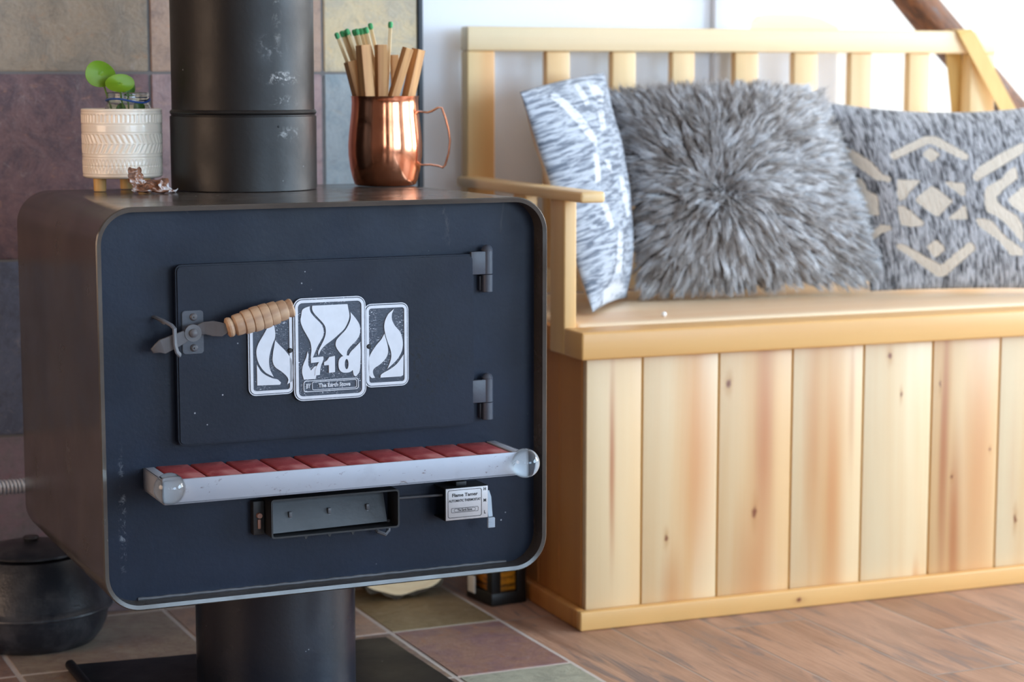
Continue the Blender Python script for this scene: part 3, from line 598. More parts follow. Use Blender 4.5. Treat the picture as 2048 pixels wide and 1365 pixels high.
m=MB(); m.box(tx0+.0008,tx1-.0005,-.0107,-.0100,tz0+.0008,tz1-.0005,.0002); lab=m.build('label_plate',M_plate,th)
m=MB(); yl=-.0108
m.ring(rrect(.1535,.2025,.2962,.3338,.003,5),rrect(.1542,.2018,.2969,.3331,.0024,5),yl-.0001,yl+.0002)
for (t_,x,z,s,xs,bo) in (('Flame Tamer',.1780,.3265,.0062,1.12,.00018),('AUTOMATIC THERMOSTAT',.1780,.3190,.0046,.80,.00014),('The Earth Stove',.1780,.3062,.0040,.8,.0001),('H',.2070,.3320,.0058,.9,.0002),('M',.2070,.3165,.0058,.9,.0002),('L',.2070,.3005,.0058,.9,.0002)):
    m.add(text_bm(t_,s,.00012,bo,xscale=xs),0,text_matrix(x,yl,z))
m.ring(rrect(.1585,.1975,.3030,.3094,.0012,3),rrect(.1590,.1970,.3035,.3089,.0009,3),yl-.0001,yl+.0002)
m.ring(rrect(.1625,.1935,.3040,.3084,.0020,4),rrect(.1629,.1931,.3044,.3080,.0017,4),yl-.0001,yl+.0002)
m.build('lettering',M_ink,lab,smooth=0)
m=MB(); bar(m,[(.2165,.002,.327),(.2170,.000,.318),(.2172,-.002,.303),(.2178,-.004,.292)],[.004,.0075,.0075,.0065],.0022)
m.box(.2128,.2228,-.0085,-.0045,.2775,.2915,.001)
for i in range(6): m.box(.2130,.2226,-.0092,-.0084,.2785+i*.0022,.2795+i*.0022)
n=NT('clear grey lever'); n.set(color=srgb(196,206,218),rough=.25,trans=.4,ior=1.3); m.build('thermostat_lever',n.m,th)
# ---------------------------------------------------------------- flue pipe
pipe=empty('stove_pipe',S(.0035,.392,.7176),SA,'dark brown-black flue pipe rising from the stove top','pipe')
def pz(z): return z-.7155
m=MB(); m.lathe([(.0985,pz(.7157)),(.1045,pz(.7157)),(.1048,pz(.8195)),(.1030,pz(.8205)),(.1030,pz(.8215)),(.1,pz(.8215))],96); lo_=m.build('lower_section',M_pipe,pipe)
lo_.location=(0,0,0)
m=MB(); m.lathe([(.1005,pz(.8205)),(.1012,pz(.8205)),(.1040,pz(.8225)),(.1050,pz(.8250)),(.1040,pz(.8275)),(.1020,pz(.8290)),(.1020,pz(2.48))],96); m.build('upper_section',M_pipe,pipe)
m=MB(); m.lathe([(0,.001),(.0014,.0008),(.0016,0)],10,M=Matrix.Translation((.020,-.1030,pz(.806)))@Matrix.Rotation(PI/2,4,'X')); m.build('pipe_screw',M_dark,pipe)
# ---------------------------------------------------------------- things standing on the stove
def ztop(v): return .719-.004*max(0,v)/DEP
MV=.412; MX=.2285; mz=ztop(MV-.06)+.0004; mug_at=S(MX,MV,mz)
mug=empty('copper_mug',mug_at,-YAW+.0,'polished copper mug with angular handle, standing on the stove top','mug')
MH=.1325
MK=1.075
outp=[(0,0),(.040,0),(.0425,.0012),(.0455,.010),(.0490,.026),(.0512,.045),(.0515,.060),(.0502,.078),(.0482,.096),(.0468,.110),(.0462,.122),(.0464,.129),(.0470,.1315),(.0472,.1325)]
inp=[(.0462,.1325),(.0456,.129),(.0452,.115),(.0470,.100),(.0500,.065),(.0495,.045),(.045,.012),(.040,.004),(0,.004)]
outp=[(r*MK,z) for r,z in outp]; inp=[(r*MK,z) for r,z in inp]
m=MB(); m.lathe(outp+inp,96); m.build('mug_body',M_copper,mug,smooth=60)
hp=[(.0465,0,.1095),(.060,0,.1080),(.0665,0,.1100),(.0760,0,.1155),(.0815,0,.1150),(.0870,0,.1000),(.0915,0,.0820),(.0935,0,.0660),(.0915,0,.0480),(.0860,0,.0300),(.0825,0,.0262),(.0760,0,.0285),(.0640,0,.0305),(.0490,0,.0300)]
m=MB(); m.tube([(x+.0035,y,z) for x,y,z in hp],.0032,10,flat=(.55,1.7)); m.build('mug_handle',M_copper,mug,smooth=60)
# local frame of the mug: x to the picture's right, y away, z up ; PXM = metres per picture pixel at the mug
PXM=.000712
def stick_pts(rx,tx,th,dep,dep2=None,zmin=.0085):
    """line through the rim (rx pixels from the axis) and the top (tx px, th px over the rim), run on down to the mug floor"""
    top=Vector((tx*PXM,dep if dep2 is None else dep2,MH+th*PXM)); rim=Vector((rx*PXM,dep,MH)); d=(top-rim).normalized()
    bot=rim.copy()
    while bot.z>zmin:
        q=bot-d*.001
        if math.hypot(q.x,q.y)>.0375 and q.z<.05: break
        if math.hypot(q.x,q.y)>.0415: break
        bot=q
    return bot,top
def place_on(o,bot,top,roll=0):
    d=(top-bot).normalized(); M=Matrix.Translation(bot)@d.to_track_quat('Z','Y').to_matrix().to_4x4()@Matrix.Rotation(roll,4,'Z')
    o.matrix_world=Matrix.Translation(mug_at)@Matrix.Rotation(-YAW,4,'Z')@M
sticks=[(-52,-70,72,-.011,.0155,.0165,.5,'reddish wooden stick leaning furthest out over the pipe side of the copper mug'),
        (-34,-42,105,-.026,.017,.017,.62,'pale-sided square wooden stick at the front of the mug, below the match bunch'),
        (-5,-6,106,-.018,.0215,.015,.28,'widest wooden stick standing upright in the middle of the copper mug'),
        (20,18,86,.032,.011,.011,.3,'shortest wooden stick, behind the others in the copper mug'),
        (20,51,99,-.022,.013,.013,.55,'wooden stick leaning right across the dark one behind it in the mug'),
        (50,72,97,-.006,.014,.016,.85,'dark wooden stick nearest the handle of the copper mug')]
for i,(rx,tx,th,dep,wa,wb,roll,lab) in enumerate(sticks):
    bot,top=stick_pts(rx,tx,th,dep,zmin=(.088,.06,.05,.0085,.105,.075)[i]); Ls=(top-bot).length
    m=MB(); m.box(-wa/2,wa/2,-wb/2,wb/2,0,Ls,.0007,1); o=m.build('wood_stick',M_stick); place_on(o,bot,top,roll); tag(o,lab,'stick','wooden sticks in the copper mug')
heads=[(-101,131,.42),(-91,135,.37),(-86,136,.36),(-79,139,.33),(-78,136,.31),(-66,138,.27),(-59,139,.23),(-52,140,.20),(-45.5,141.5,.17),(-39,142.5,.15),(-31,151,.13),(13,154,-.10)]
mlab=['long match with green head, first from the stove pipe in the mug','long green-headed match, second from the stove pipe, beside the most tilted one','long green-headed match, third from the stove pipe in the bunch','long green-headed match, fourth from the stove pipe, tucked in the bunch','long green-headed match half hidden behind the fourth from the stove pipe','long green-headed match, sixth from the stove pipe, mid bunch','long green-headed match, seventh from the stove pipe in the bunch','long green-headed match, eighth from the stove pipe, behind the front stick','long green-headed match, ninth from the stove pipe in the bunch','long green-headed match, tenth from the stove pipe, beside the tallest of the bunch','tallest long match of the bunch, green head above the rest','lone green-headed match standing apart, behind the widest wooden stick']
for i,(tx,th,sl) in enumerate(heads):
    sl=.37-.15*i/10 if i<11 else -.06; rx=tx+sl*th; dep=(.0045,.0125,.0205)[i%3] if i<11 else .0045
    bot,top=stick_pts(rx,tx,th,dep,zmin=.10 if i==11 else .0085+.0022*i)
    k=empty('long_match',(0,0,0),0,mlab[i],'match','green-headed matches in the copper mug'); place_on(k,bot,top,0); Ls=(top-bot).length
    m=MB(); m.box(-.0024,.0024,-.0024,.0024,0,Ls-.004,.0004,1); m.build('matchstick',M_match,k)
    m=MB(); m.lathe([(.0029,Ls-.0095),(.0035,Ls-.007),(.0037,Ls-.003),(.0030,Ls-.0003),(0,Ls+.0006)],14); m.build('match_head',M_head,k,smooth=180)
# planter with embossed bands
PVv=.43; PX=-.1645; pzb=ztop(PVv-.05)+.0004; PR=.0572
pot=empty('plant_pot',S(PX,PVv,pzb),SA,'small cream embossed ceramic planter on wooden legs, on the stove top','plant pot')
ZB,ZT=.0185,.1165; nz,nt=150,360
b=bmesh.new(); rows=[]
def emb(z,a):
    f=(z-ZB)/(ZT-ZB); u=a/(2*PI); d=0
    def groove(x,w): return max(0,1-abs(x)/w)
    for g in (.955,.775,.655,.345,.30,.055): d-= .0006*groove(f-g,.012)
    if .80<f<.92: 
        x=(u*56)%1; d-= .0011*max(0,1-abs(x-.5)/.28)**.5*min(1,(f-.80)/.01,(.92-f)/.01)
    if .50<=f<.64: 
        x=(u*44+(f-.5)*6.2)%1; d-= .0011*max(0,1-abs(x-.5)/.30)**.5*min(1,(f-.5)/.015,(.64-f)/.015)
    if .36<f<.50: 
        x=(u*44-(f-.5)*6.2)%1; d-= .0011*max(0,1-abs(x-.5)/.30)**.5*min(1,(f-.36)/.015,(.5-f)/.015)
    if .08<f<.28:
        t=(f-.08)/.2; x=abs(((u*30)%1)-.5)*2
        for e in (abs(x-t),abs((1-x)-t)): d-= .0008*max(0,1-e/.16)
        d-= .0006*groove(f-.18,.01)
    return d
prof=[(ZB,-.0042),(ZB+.0008,-.0022),(ZB+.003,0)]
zs=[p[0] for p in prof]+list(np.linspace(ZB+.004,ZT-.002,nz))+[ZT-.0008,ZT]
offs=[p[1] for p in prof]+[0]*nz+[-.0006,-.0018]
for z,of in zip(zs,offs):
    rows.append([b.verts.new(((PR*(.985+.015*(z-ZB)/(ZT-ZB))+of+emb(z,2*PI*i/nt))*math.cos(2*PI*i/nt),(PR*(.985+.015*(z-ZB)/(ZT-ZB))+of+emb(z,2*PI*i/nt))*math.sin(2*PI*i/nt),z)) for i in range(nt)])
for rr_,z in ((.0532,ZT),(.0522,ZT-.002),(.0518,.06),(.051,.028)): rows.append([b.verts.new((rr_*math.cos(2*PI*i/nt),rr_*math.sin(2*PI*i/nt),z)) for i in range(nt)])
for a,c in zip(rows,rows[1:]):
    for i in range(nt): b.faces.new((a[i],a[(i+1)%nt],c[(i+1)%nt],c[i]))
b.faces.new(rows[0]); b.faces.new(rows[-1]); bmesh.ops.recalc_face_normals(b,faces=b.faces[:])
m=MB(); m.add(b); m.build('pot_body',M_ceramic,pot,smooth=80)
for a in (200,305,70):
    m=MB(); m.lathe([(.0080,0),(.0086,.0006),(.0092,ZB+.0006)],24,M=Matrix.Translation((.039*math.cos(R(a)),.039*math.sin(R(a)),0))); m.build('leg',M_peg,pot)
# jar in the planter
jx=.009; jloc=S(PX+jx,PVv-.002,pzb+.0287)
jar=empty('glass_jar',jloc,SA,'small clear glass jar sitting inside the cream planter','jar')
JH=.0985; JX=.0118
op=[(0,0),(.030,0),(.0325,.002),(.0330,.006),(.0330,.074),(.0315,.080),(.0290,.0835),(.0295,.0855),(.0300,.0865),(.0292,.0880),(.0300,.0895),(.0300,.0915),(.0292,.0930),(.0300,.0945),(.0300,.0975),(.0292,.0985)]
ip=[(.0278,.0985),(.0275,.084),(.030,.078),(.0312,.072),(.0312,.006),(.029,.003),(0,.003)]
op=[(r,z+(JX if z>.05 else 0)) for r,z in op]; ip=[(r,z+(JX if z>.05 else 0)) for r,z in ip]
m=MB(); m.lathe(op+ip,56); m.build('jar_body',M_glass,jar,smooth=60)
m=MB(); m.tube([(.0305*math.cos(a),.0305*math.sin(a),.0992+.0022*math.sin(2*a+.8)+.001*math.cos(3*a)) for a in np.linspace(0,2*PI,40,endpoint=False)],.0014,8,closed=True); bnd=m.build('rubber_band',M_blue,jar); bnd['label']='blue rubber band'
# pilea cutting
pl=empty('plant_cutting',jloc+Vector((0,0,.004)),SA,'green plant cutting with round leaves, growing from the glass jar','plant')
def leaf(cx,cz,y,rx,rz,tilt,yawl,mat,stemfrom):
    bb=bmesh.new(); nr,na=8,40; rws=[[bb.verts.new((0,0,0))]]
    for i in range(1,nr+1):
        f=i/nr; rws.append([bb.verts.new((rx*f*math.cos(a)*(1+.05*math.cos(a)),-.0035*(1-f*f)+.002*math.sin(2*a)*f,rz*f*math.sin(a))) for a in np.linspace(0,2*PI,na,endpoint=False)])
    for j in range(na): bb.faces.new((rws[0][0],rws[1][j],rws[1][(j+1)%na]))
    for a,c in zip(rws[1:],rws[2:]):
        for j in range(na): bb.faces.new((a[j],a[(j+1)%na],c[(j+1)%na],c[j]))
    g=bmesh.ops.extrude_face_region(bb,geom=bb.faces[:]); 
    for v in [q for q in g['geom'] if isinstance(q,bmesh.types.BMVert)]: v.co.y+=.0009
    bmesh.ops.recalc_face_normals(bb,faces=bb.faces[:])
    mm=MB(); mm.add(bb,0); o=mm.build('leaf',mat,pl,smooth=60); o.location=(cx,y,cz); o.rotation_euler=(tilt,0,yawl)
    mm=MB(); p0=Vector(stemfrom); p1=Vector((cx,y+.002,cz)); mid=(p0+p1)/2+Vector((0,.004,.006)); mm.tube([p0,p0.lerp(mid,.5)+Vector((0,.001,.002)),mid,mid.lerp(p1,.6)+Vector((0,.001,.002)),p1],.0013,8); mm.build('stem',M_stem,pl)
    return o
z0=-.0327
leaf(-.0405,.1325,-.006,.0235,.0190,-.20,.25,M_leaf,(-.006,0,.02))
leaf(-.0190,.1195,-.0300,.0205,.0130,.25,-.1,M_leaf,(.002,-.004,.02))
leaf(-.0010,.1170,-.004,.0130,.0150,-.2,.5,M_leaf2,(.006,.004,.02))
leaf(-.0130,.0800,-.0110,.0090,.0110,.1,.3,M_leaf2,(.0,.004,.02))
leaf(.0130,.0830,-.0100,.0080,.0110,-.1,-.5,M_leaf2,(.004,.006,.02))
# curled bark scrap
sc=empty('bark_scrap',S(-.1495,.330,ztop(.335)+.0002),SA+.2,'curled scrap of brown and white papery bark in front of the planter','bark')
def curl(name,c,L_,W_,ang,curv,tilt,seed):
    bb=bmesh.new(); nu,nv=26,14; g=[]
    for i in range(nu+1):
        row=[]
        for j in range(nv+1):
            u=i/nu-.5; v=j/nv-.5
            edge=1+.22*mnoise.noise(Vector((u*7,v*7,seed)))
            a=v*curv; rr_=W_/curv
            p=Vector((u*L_*edge,math.sin(a)*rr_,(1-math.cos(a))*rr_))
            p+=Vector(mnoise.noise_vector(Vector((u*5+seed,v*5,seed))))*.0030
            p=Matrix.Rotation(tilt,3,'X')@p; p=Matrix.Rotation(ang,3,'Z')@p; row.append(bb.verts.new(p))
        g.append(row)
    for i in range(nu):
        for j in range(nv): bb.faces.new((g[i][j],g[i+1][j],g[i+1][j+1],g[i][j+1]))
    r_=bmesh.ops.extrude_face_region(bb,geom=bb.faces[:]); bb.normal_update()
    for v in [q for q in r_['geom'] if isinstance(q,bmesh.types.BMVert)]: v.co+=Vector((0,0,.0012))
    bmesh.ops.recalc_face_normals(bb,faces=bb.faces[:]); zmin=min(v.co.z for v in bb.verts)
    for v in bb.verts: v.co.z+=c[2]-zmin; v.co.x+=c[0]; v.co.y+=c[1]
    mm=MB(); mm.add(bb); return mm.build(name,M_bark,sc,smooth=50)
curl('bark_curl',(-.002,0,0),.050,.036,-.35,2.0,.5,1.7)
curl('bark_curl',(-.021,.003,.012),.026,.026,.3,1.6,1.1,4.1)
curl('bark_curl',(.022,-.002,0),.026,.026,.6,2.6,.7,8.3)
# ---------------------------------------------------------------- behind the stove
HZ=.0021
ket=empty('cast_iron_kettle',(.482,3.190,HZ),.2,'black cast iron kettle with spring handle on the hearth tiles behind the stove','kettle')
m=MB(); m.lathe([(0,0),(.086,0),(.094,.003),(.106,.018),(.1130,.034),(.1160,.050),(.1165,.055),(.1225,.0565),(.1235,.0590),(.1225,.0615),(.1190,.0635),(.1155,.070),(.1080,.087),(.0985,.106),(.0885,.125),(.0820,.136),(.0800,.1385),(.0720,.1395),(.072,.12),(0,.12)],72); m.build('kettle_body',M_iron,ket)
m=MB(); m.lathe([(.0755,.1425),(.0775,.1430),(.0775,.1460),(.0720,.1490),(.040,.1560),(.012,.1590),(0,.1592)],64); lid=m.build('lid',M_iron,ket)
m=MB(); m.lathe([(.010,.157),(.011,.161),(.013,.164),(.011,.167),(0,.168)],20); m.build('lid_knob',M_iron,lid)
m=MB(); bp=[(-.100,0,.112),(-.106,0,.15),(-.108,0,.20),(-.100,0,.245),(-.09,0,.2505),(-.04,0,.249),(.02,0,.246),(.05,0,.240),(.085,0,.21),(.099,0,.16),(.099,0,.112)]
m.tube(bp,.0032,8); bail=m.build('bail_handle',M_iron,ket); bail.location=(0,.0,0)
m=MB(); N=18*14; Lc=.11
pts=[]
for i in range(N+1):
    f=i/N; a=2*PI*18*f; x=-Lc/2+Lc*f-.040; rr_=.0098*min(1,.35+4*min(f,1-f)); zc=.250-.004*f
    pts.append((x,rr_*math.cos(a),zc+rr_*math.sin(a)))
m.tube(pts,.0026,6); m.build('spring_grip',M_spring,bail)
for sx_ in (-1,1):
    m=MB(); m.lathe([(0,-.004),(.010,-.004),(.010,.004),(0,.004)],16,M=Matrix.Translation((sx_*.1005,0,.112))@Matrix.Rotation(PI/2,4,'Y')); m.build('lug',M_iron,ket)
m=MB(); m.tube([(-.10,-.01,.092),(-.128,-.012,.104),(-.146,-.014,.122),(-.154,-.015,.130)],[.020,.016,.012,.011],16); m.build('spout',M_iron,ket)
# log round lying on the hearth, cut face to the room
lg=empty('log_round',(1.106,3.214,HZ+.1155),-.03,'pale cut log round with dark bark lying on the hearth behind the pedestal','log')
def wob(a,s=1): return .108+.004*math.sin(3*a+.5)+.003*math.sin(5*a)+.0018*math.sin(11*a+s)
na=72; b=bmesh.new(); f0=[b.verts.new((wob(a)*math.cos(a),0,wob(a)*math.sin(a))) for a in np.linspace(0,2*PI,na,endpoint=False)]; f1=[b.verts.new((v.co.x,.09,v.co.z)) for v in f0]
b.faces.new(f0); b.faces.new(f1)
for j in range(na): b.faces.new((f0[j],f0[(j+1)%na],f1[(j+1)%na],f1[j]))
bmesh.ops.recalc_face_normals(b,faces=b.faces[:]); bmesh.ops.triangulate(b,faces=[f for f in b.faces if len(f.verts)>4]); m=MB(); m.add(b); m.build('cut_wood',M_cut,lg,smooth=40)
ou=[((wob(a)+.0055+.0025*math.sin(17*a)+.0015*math.sin(29*a))*math.cos(a),(wob(a)+.0055+.0025*math.sin(17*a)+.0015*math.sin(29*a))*math.sin(a)) for a in np.linspace(0,2*PI,na*2,endpoint=False)]
inn_=[((wob(a)-.0005)*math.cos(a),(wob(a)-.0005)*math.sin(a)) for a in np.linspace(0,2*PI,na*2,endpoint=False)]
m=MB(); m.ring(ou,inn_,.0015,.09,'y'); m.build('bark',M_logbark,lg,smooth=60)
zm=min(p[1] for p in ou); lg.location.z=HZ-zm
# amber lantern
la=empty('lantern',(1.250,3.164,.0003),R(9),'dark lantern with amber glass panes on the floor beside the bench end','lantern')
LW,LD,LH=.049,.066,.135
fr=MB()
for sx_ in(-1,1):
    for sy_ in(-1,1): fr.box(sx_*LW/2-.009,sx_*LW/2+.009,sy_*LD/2-.009,sy_*LD/2+.009,0,LH,.002)
fr.box(-LW/2-.010,LW/2+.010,-LD/2-.010,LD/2+.010,0,.022,.003); fr.box(-LW/2-.010,LW/2+.010,-LD/2-.010,LD/2+.010,LH-.016,LH,.003)
fr.lathe([(.034,LH),(.026,LH+.03),(.022,LH+.034),(.022,LH+.05),(0,LH+.055)],24); fr.build('lantern_frame',M_black,la)
for (x,y,wx_,wy_) in ((0,-LD/2,LW/2-.008,.002),(0,LD/2,LW/2-.008,.002),(-LW/2,0,.002,LD/2-.008),(LW/2,0,.002,LD/2-.008)):
    m=MB(); m.box(x-wx_,x+wx_,y-wy_,y+wy_,.021,LH-.015,.0008); m.build('amber_pane',M_amber,la)
m=MB(); m.box(-LW/2-.0125,-LW/2-.0100,.010,.034,.012,.042,.001); m.build('paper_tag',M_label,la)
# ---------------------------------------------------------------- storage bench
BX,BY=1.857,3.2
bench=empty('storage_bench',(BX,BY,0),0,'pale pine storage bench with slatted back and plank front','bench')
def bb(name,x0,x1,y0,y1,z0,z1,mat,bev=.003,parent=bench):
    m=MB(); m.box(x0-BX,x1-BX,y0-BY,y1-BY,z0,z1,bev,3); return m.build(name,mat,parent)
XE=2.425
kn=[((x-BX,2.936-BY,z),s) for x,z,s in ((1.567,.383,(.0065,.03,.010)),(1.456,.136,(.0045,.03,.008)),(1.618,.166,(.006,.03,.014)),(1.870,.413,(.006,.03,.008)),(1.895,.346,(.003,.03,.007)),(2.076,.239,(.003,.03,.004)),(2.0,.197,(.004,.03,.005)),(2.132,.112,(.004,.03,.012)),(1.971,.359,(.0022,.03,.010)))]
RD=srgb(206,140,84); RD2=srgb(184,110,64)
bd=[((x-BX,2.936-BY,z),(w_,.05,h_),k,a) for x,z,w_,h_,k,a in ((1.357,.27,.009,.24,RD2,.85),(1.515,.26,.045,.36,RD,.8),(1.47,.05,.03,.10,RD,.55),(1.632,.30,.036,.34,RD2,.75),(1.615,.06,.055,.2,RD,.7),(1.725,.28,.026,.34,RD,.65),(1.765,.20,.034,.40,RD,.8),(1.80,.36,.010,.2,RD2,.45),(1.985,.25,.018,.4,RD2,.85),(2.012,.1,.022,.26,RD2,.8),(2.055,.22,.042,.4,RD,.75),(1.935,.02,.008,.06,RD,.6),(2.17,.3,.012,.3,RD,.5),(2.12,.2,.02,.2,RD,.2))]
M_plank=wood('pine planks',srgb(238,215,174),srgb(222,176,120),'z',.4,16,9,1.0,.7,planks=(0,.1362,1.4115-BX-1.362),knots=kn,bands=bd,grain=.6)
M_groove=plain('groove wood',srgb(206,160,84),.5)
gx=[1.312,1.4112,1.5485,1.6845,1.8205,1.9555,2.0920,2.228,2.364,XE-.012]
m=MB()
for a,c in zip(gx,gx[1:]): m.box(a+.0016-BX,c-.0016-BX,2.9365-BY,2.952-BY,.004,.437,.0022,2)
m.box(gx[0]+.002-BX,gx[-1]-.002-BX,2.9405-BY,2.950-BY,.003,.436,mi=1)
fp=m.build('front_panel',[M_plank,M_groove],bench)
m=MB()
for i in range(6):
    a=2.9525+i*.0885; m.box(1.3125-BX,1.326-BX,a+.0007-BY,min(a+.0878,3.478)-BY,.003,.437,.0015,1)
m.build('side_panel',M_side_shaded,bench)
bb('baseboard',1.297,XE,2.919,2.9362,.0003,.0315,M_edge); bb('baseboard',1.297,1.3122,2.9364,3.478,.0003,.0315,M_side_shaded)
bb('seat_front',1.297,XE,2.918,2.9886,.436,.4805,M_edge,.004)
bb('side_rail',1.297,1.3115,3.0475,3.478,.437,.478,M_side_shaded,.003)
bb('lid',1.320,XE,2.9895,3.444,.452,.4845,M_seat,.009)
bb('arm_post',1.297,1.3188,2.989,3.047,.4365,.684,M_post)
bb('arm_post',1.297,1.3188,3.150,3.205,.4785,.684,M_post)
m=MB(); m.box(1.287-BX,1.329-BX,2.902-BY,3.4485-BY,.684,.7015,.005,3); m.build('armrest',M_arm,bench)
bb('back_post',1.308,1.361,3.449,3.481,.4365,.9235,M_post); bb('back_post',2.366,2.4245,3.449,3.481,.437,.9235,M_post)
bb('top_rail',1.308,XE,3.448,3.482,.9237,.967,M_rail)
bb('lower_back_rail',1.3615,2.3655,3.452,3.478,.486,.530,M_rail)
for a,c in ((1.462,1.509),(1.593,1.641),(1.715,1.762),(1.846,1.896),(1.972,2.024),(2.096,2.144),(2.227,2.276)): bb('slat',a,c,3.4525,3.472,.5302,.9236,M_slat)
m=MB(); m.sphere((0,0,.0040),.0042,16,10); o=m.build('white_bead',plain('white bead',srgb(250,248,244),.3),loc=(1.497,3.0355,.4849),smooth=180); tag(o,'tiny white bead lying on the pine bench seat','bead')
# ---------------------------------------------------------------- cushions
def pip(poly,x,y):
    c=False; j=len(poly)-1
    for i in range(len(poly)):
        xi,yi=poly[i]; xj,yj=poly[j]
        if (yi>y)!=(yj>y) and x<(xj-xi)*(y-yi)/(yj-yi+1e-12)+xi: c=not c
        j=i
    return c
class Cushion:
    def __init__(s,BL,BR,TL,TR,tf,tb,pinch=.035,p=2.6,q=.62,sag=0):
        s.c=[np.array(v,float) for v in (BL,BR,TL,TR)]; s.tf,s.tb,s.pinch,s.p,s.q,s.sag=tf,tb,pinch,p,q,sag
        u=s.c[1]-s.c[0]; v=s.c[2]-s.c[0]; n=np.cross(u,v); s.n=n/np.linalg.norm(n); s.W=np.linalg.norm(u); s.Hh=np.linalg.norm(v)
    def pt(s,a,b,side):
        x,y=2*a-1,2*b-1
        a2=.5+(a-.5)*(1-s.pinch*(1-y*y)); b2=.5+(b-.5)*(1-s.pinch*(1-x*x))-s.sag*(1-x*x)*b
        BL,BR,TL,TR=s.c
        P=(BL*(1-a2)+BR*a2)*(1-b2)+(TL*(1-a2)+TR*a2)*b2
        h=(max(0,1-abs(x)**s.p)*max(0,1-abs(y)**s.p))**s.q
        wr=.004*mnoise.noise(Vector((a*5,b*5,s.W*9+side)))
        return P+s.n*(h*((s.tf if side>0 else -s.tb))+wr*min(1,h*3)*(1 if side>0 else -1))
    def mesh(s,name,n,k,pat=None):
        me=bpy.data.meshes.new(name); V=[];F=[];st=[];pa=[];bk=[]
        ia={}
        for side in (1,-1):
            for j in range(k+1):
                for i in range(n+1):
                    edge=i in(0,n) or j in(0,k)
                    if side<0 and edge: ia[(side,i,j)]=ia[(1,i,j)]; continue
                    a=i/n;b=j/k; ia[(side,i,j)]=len(V); V.append(s.pt(a,b,side)); st.append((a*s.W,b*s.Hh,side)); bk.append(0.0 if side>0 else 1.0)
                    pa.append(pat(a,b) if (pat and side>0) else 0.0)
            for j in range(k):
                for i in range(n):
                    q=[ia[(side,i,j)],ia[(side,i+1,j)],ia[(side,i+1,j+1)],ia[(side,i,j+1)]]
                    F.append(q if side>0 else q[::-1])
        me.from_pydata([tuple(v) for v in V],[],F)
        for nm,dt,val in (('Pat','FLOAT',pa),('Back','FLOAT',bk)):
            at=me.attributes.new(nm,dt,'POINT'); at.data.foreach_set('value',np.array(val,np.float32))
        at=me.attributes.new('st','FLOAT_VECTOR','POINT'); at.data.foreach_set('vector',np.array(st,np.float32).ravel())
        return me
    def border(s,n=60,off=0):
        pts=[]
        for i in range(n): pts.append(s.pt(i/n,0,1))
        for i in range(n): pts.append(s.pt(1,i/n,1))
        for i in range(n): pts.append(s.pt(1-i/n,1,1))
        for i in range(n): pts.append(s.pt(0,1-i/n,1))
        return pts
def kilim(name,base_l,base_d,patc,backc,horizontal=False):
    n=NT(name); st=n.attr('st')[1]; P=n.attr('Pat')[2]; B=n.attr('Back')[2]
    sc_=(30,170,1) if horizontal else (320,44,1)
    f=n.noise(n.mapv(st,sc=sc_),1.0,4,.6,.6); f2=n.noise(n.mapv(st,sc=tuple(q*.45 for q in sc_)),1.0,3,.6,.5)
    h=n.math('ADD',n.math('MULTIPLY',f,.65),n.math('MULTIPLY',f2,.35))
    base=n.mix(n.rng(h,.41,.57),base_d,base_l)
    pc=n.mix(n.rng(f,.3,.7),patc,tuple(x*.86 for x in patc[:3])+(1,))
    pm=n.rng(n.math('ADD',P,n.math('MULTIPLY',n.math('SUBTRACT',h if horizontal else f,.5),2.2 if horizontal else .8)),.55 if horizontal else .20,1.05 if horizontal else .46)
    col=n.mix(pm,base,pc); col=n.mix(B,col,backc)
    n.set(color=col,rough=.85,sheen=.3); n.bump(n.math('ADD',h,n.math('MULTIPLY',pm,-.4)),.006,.9)
    return n.m
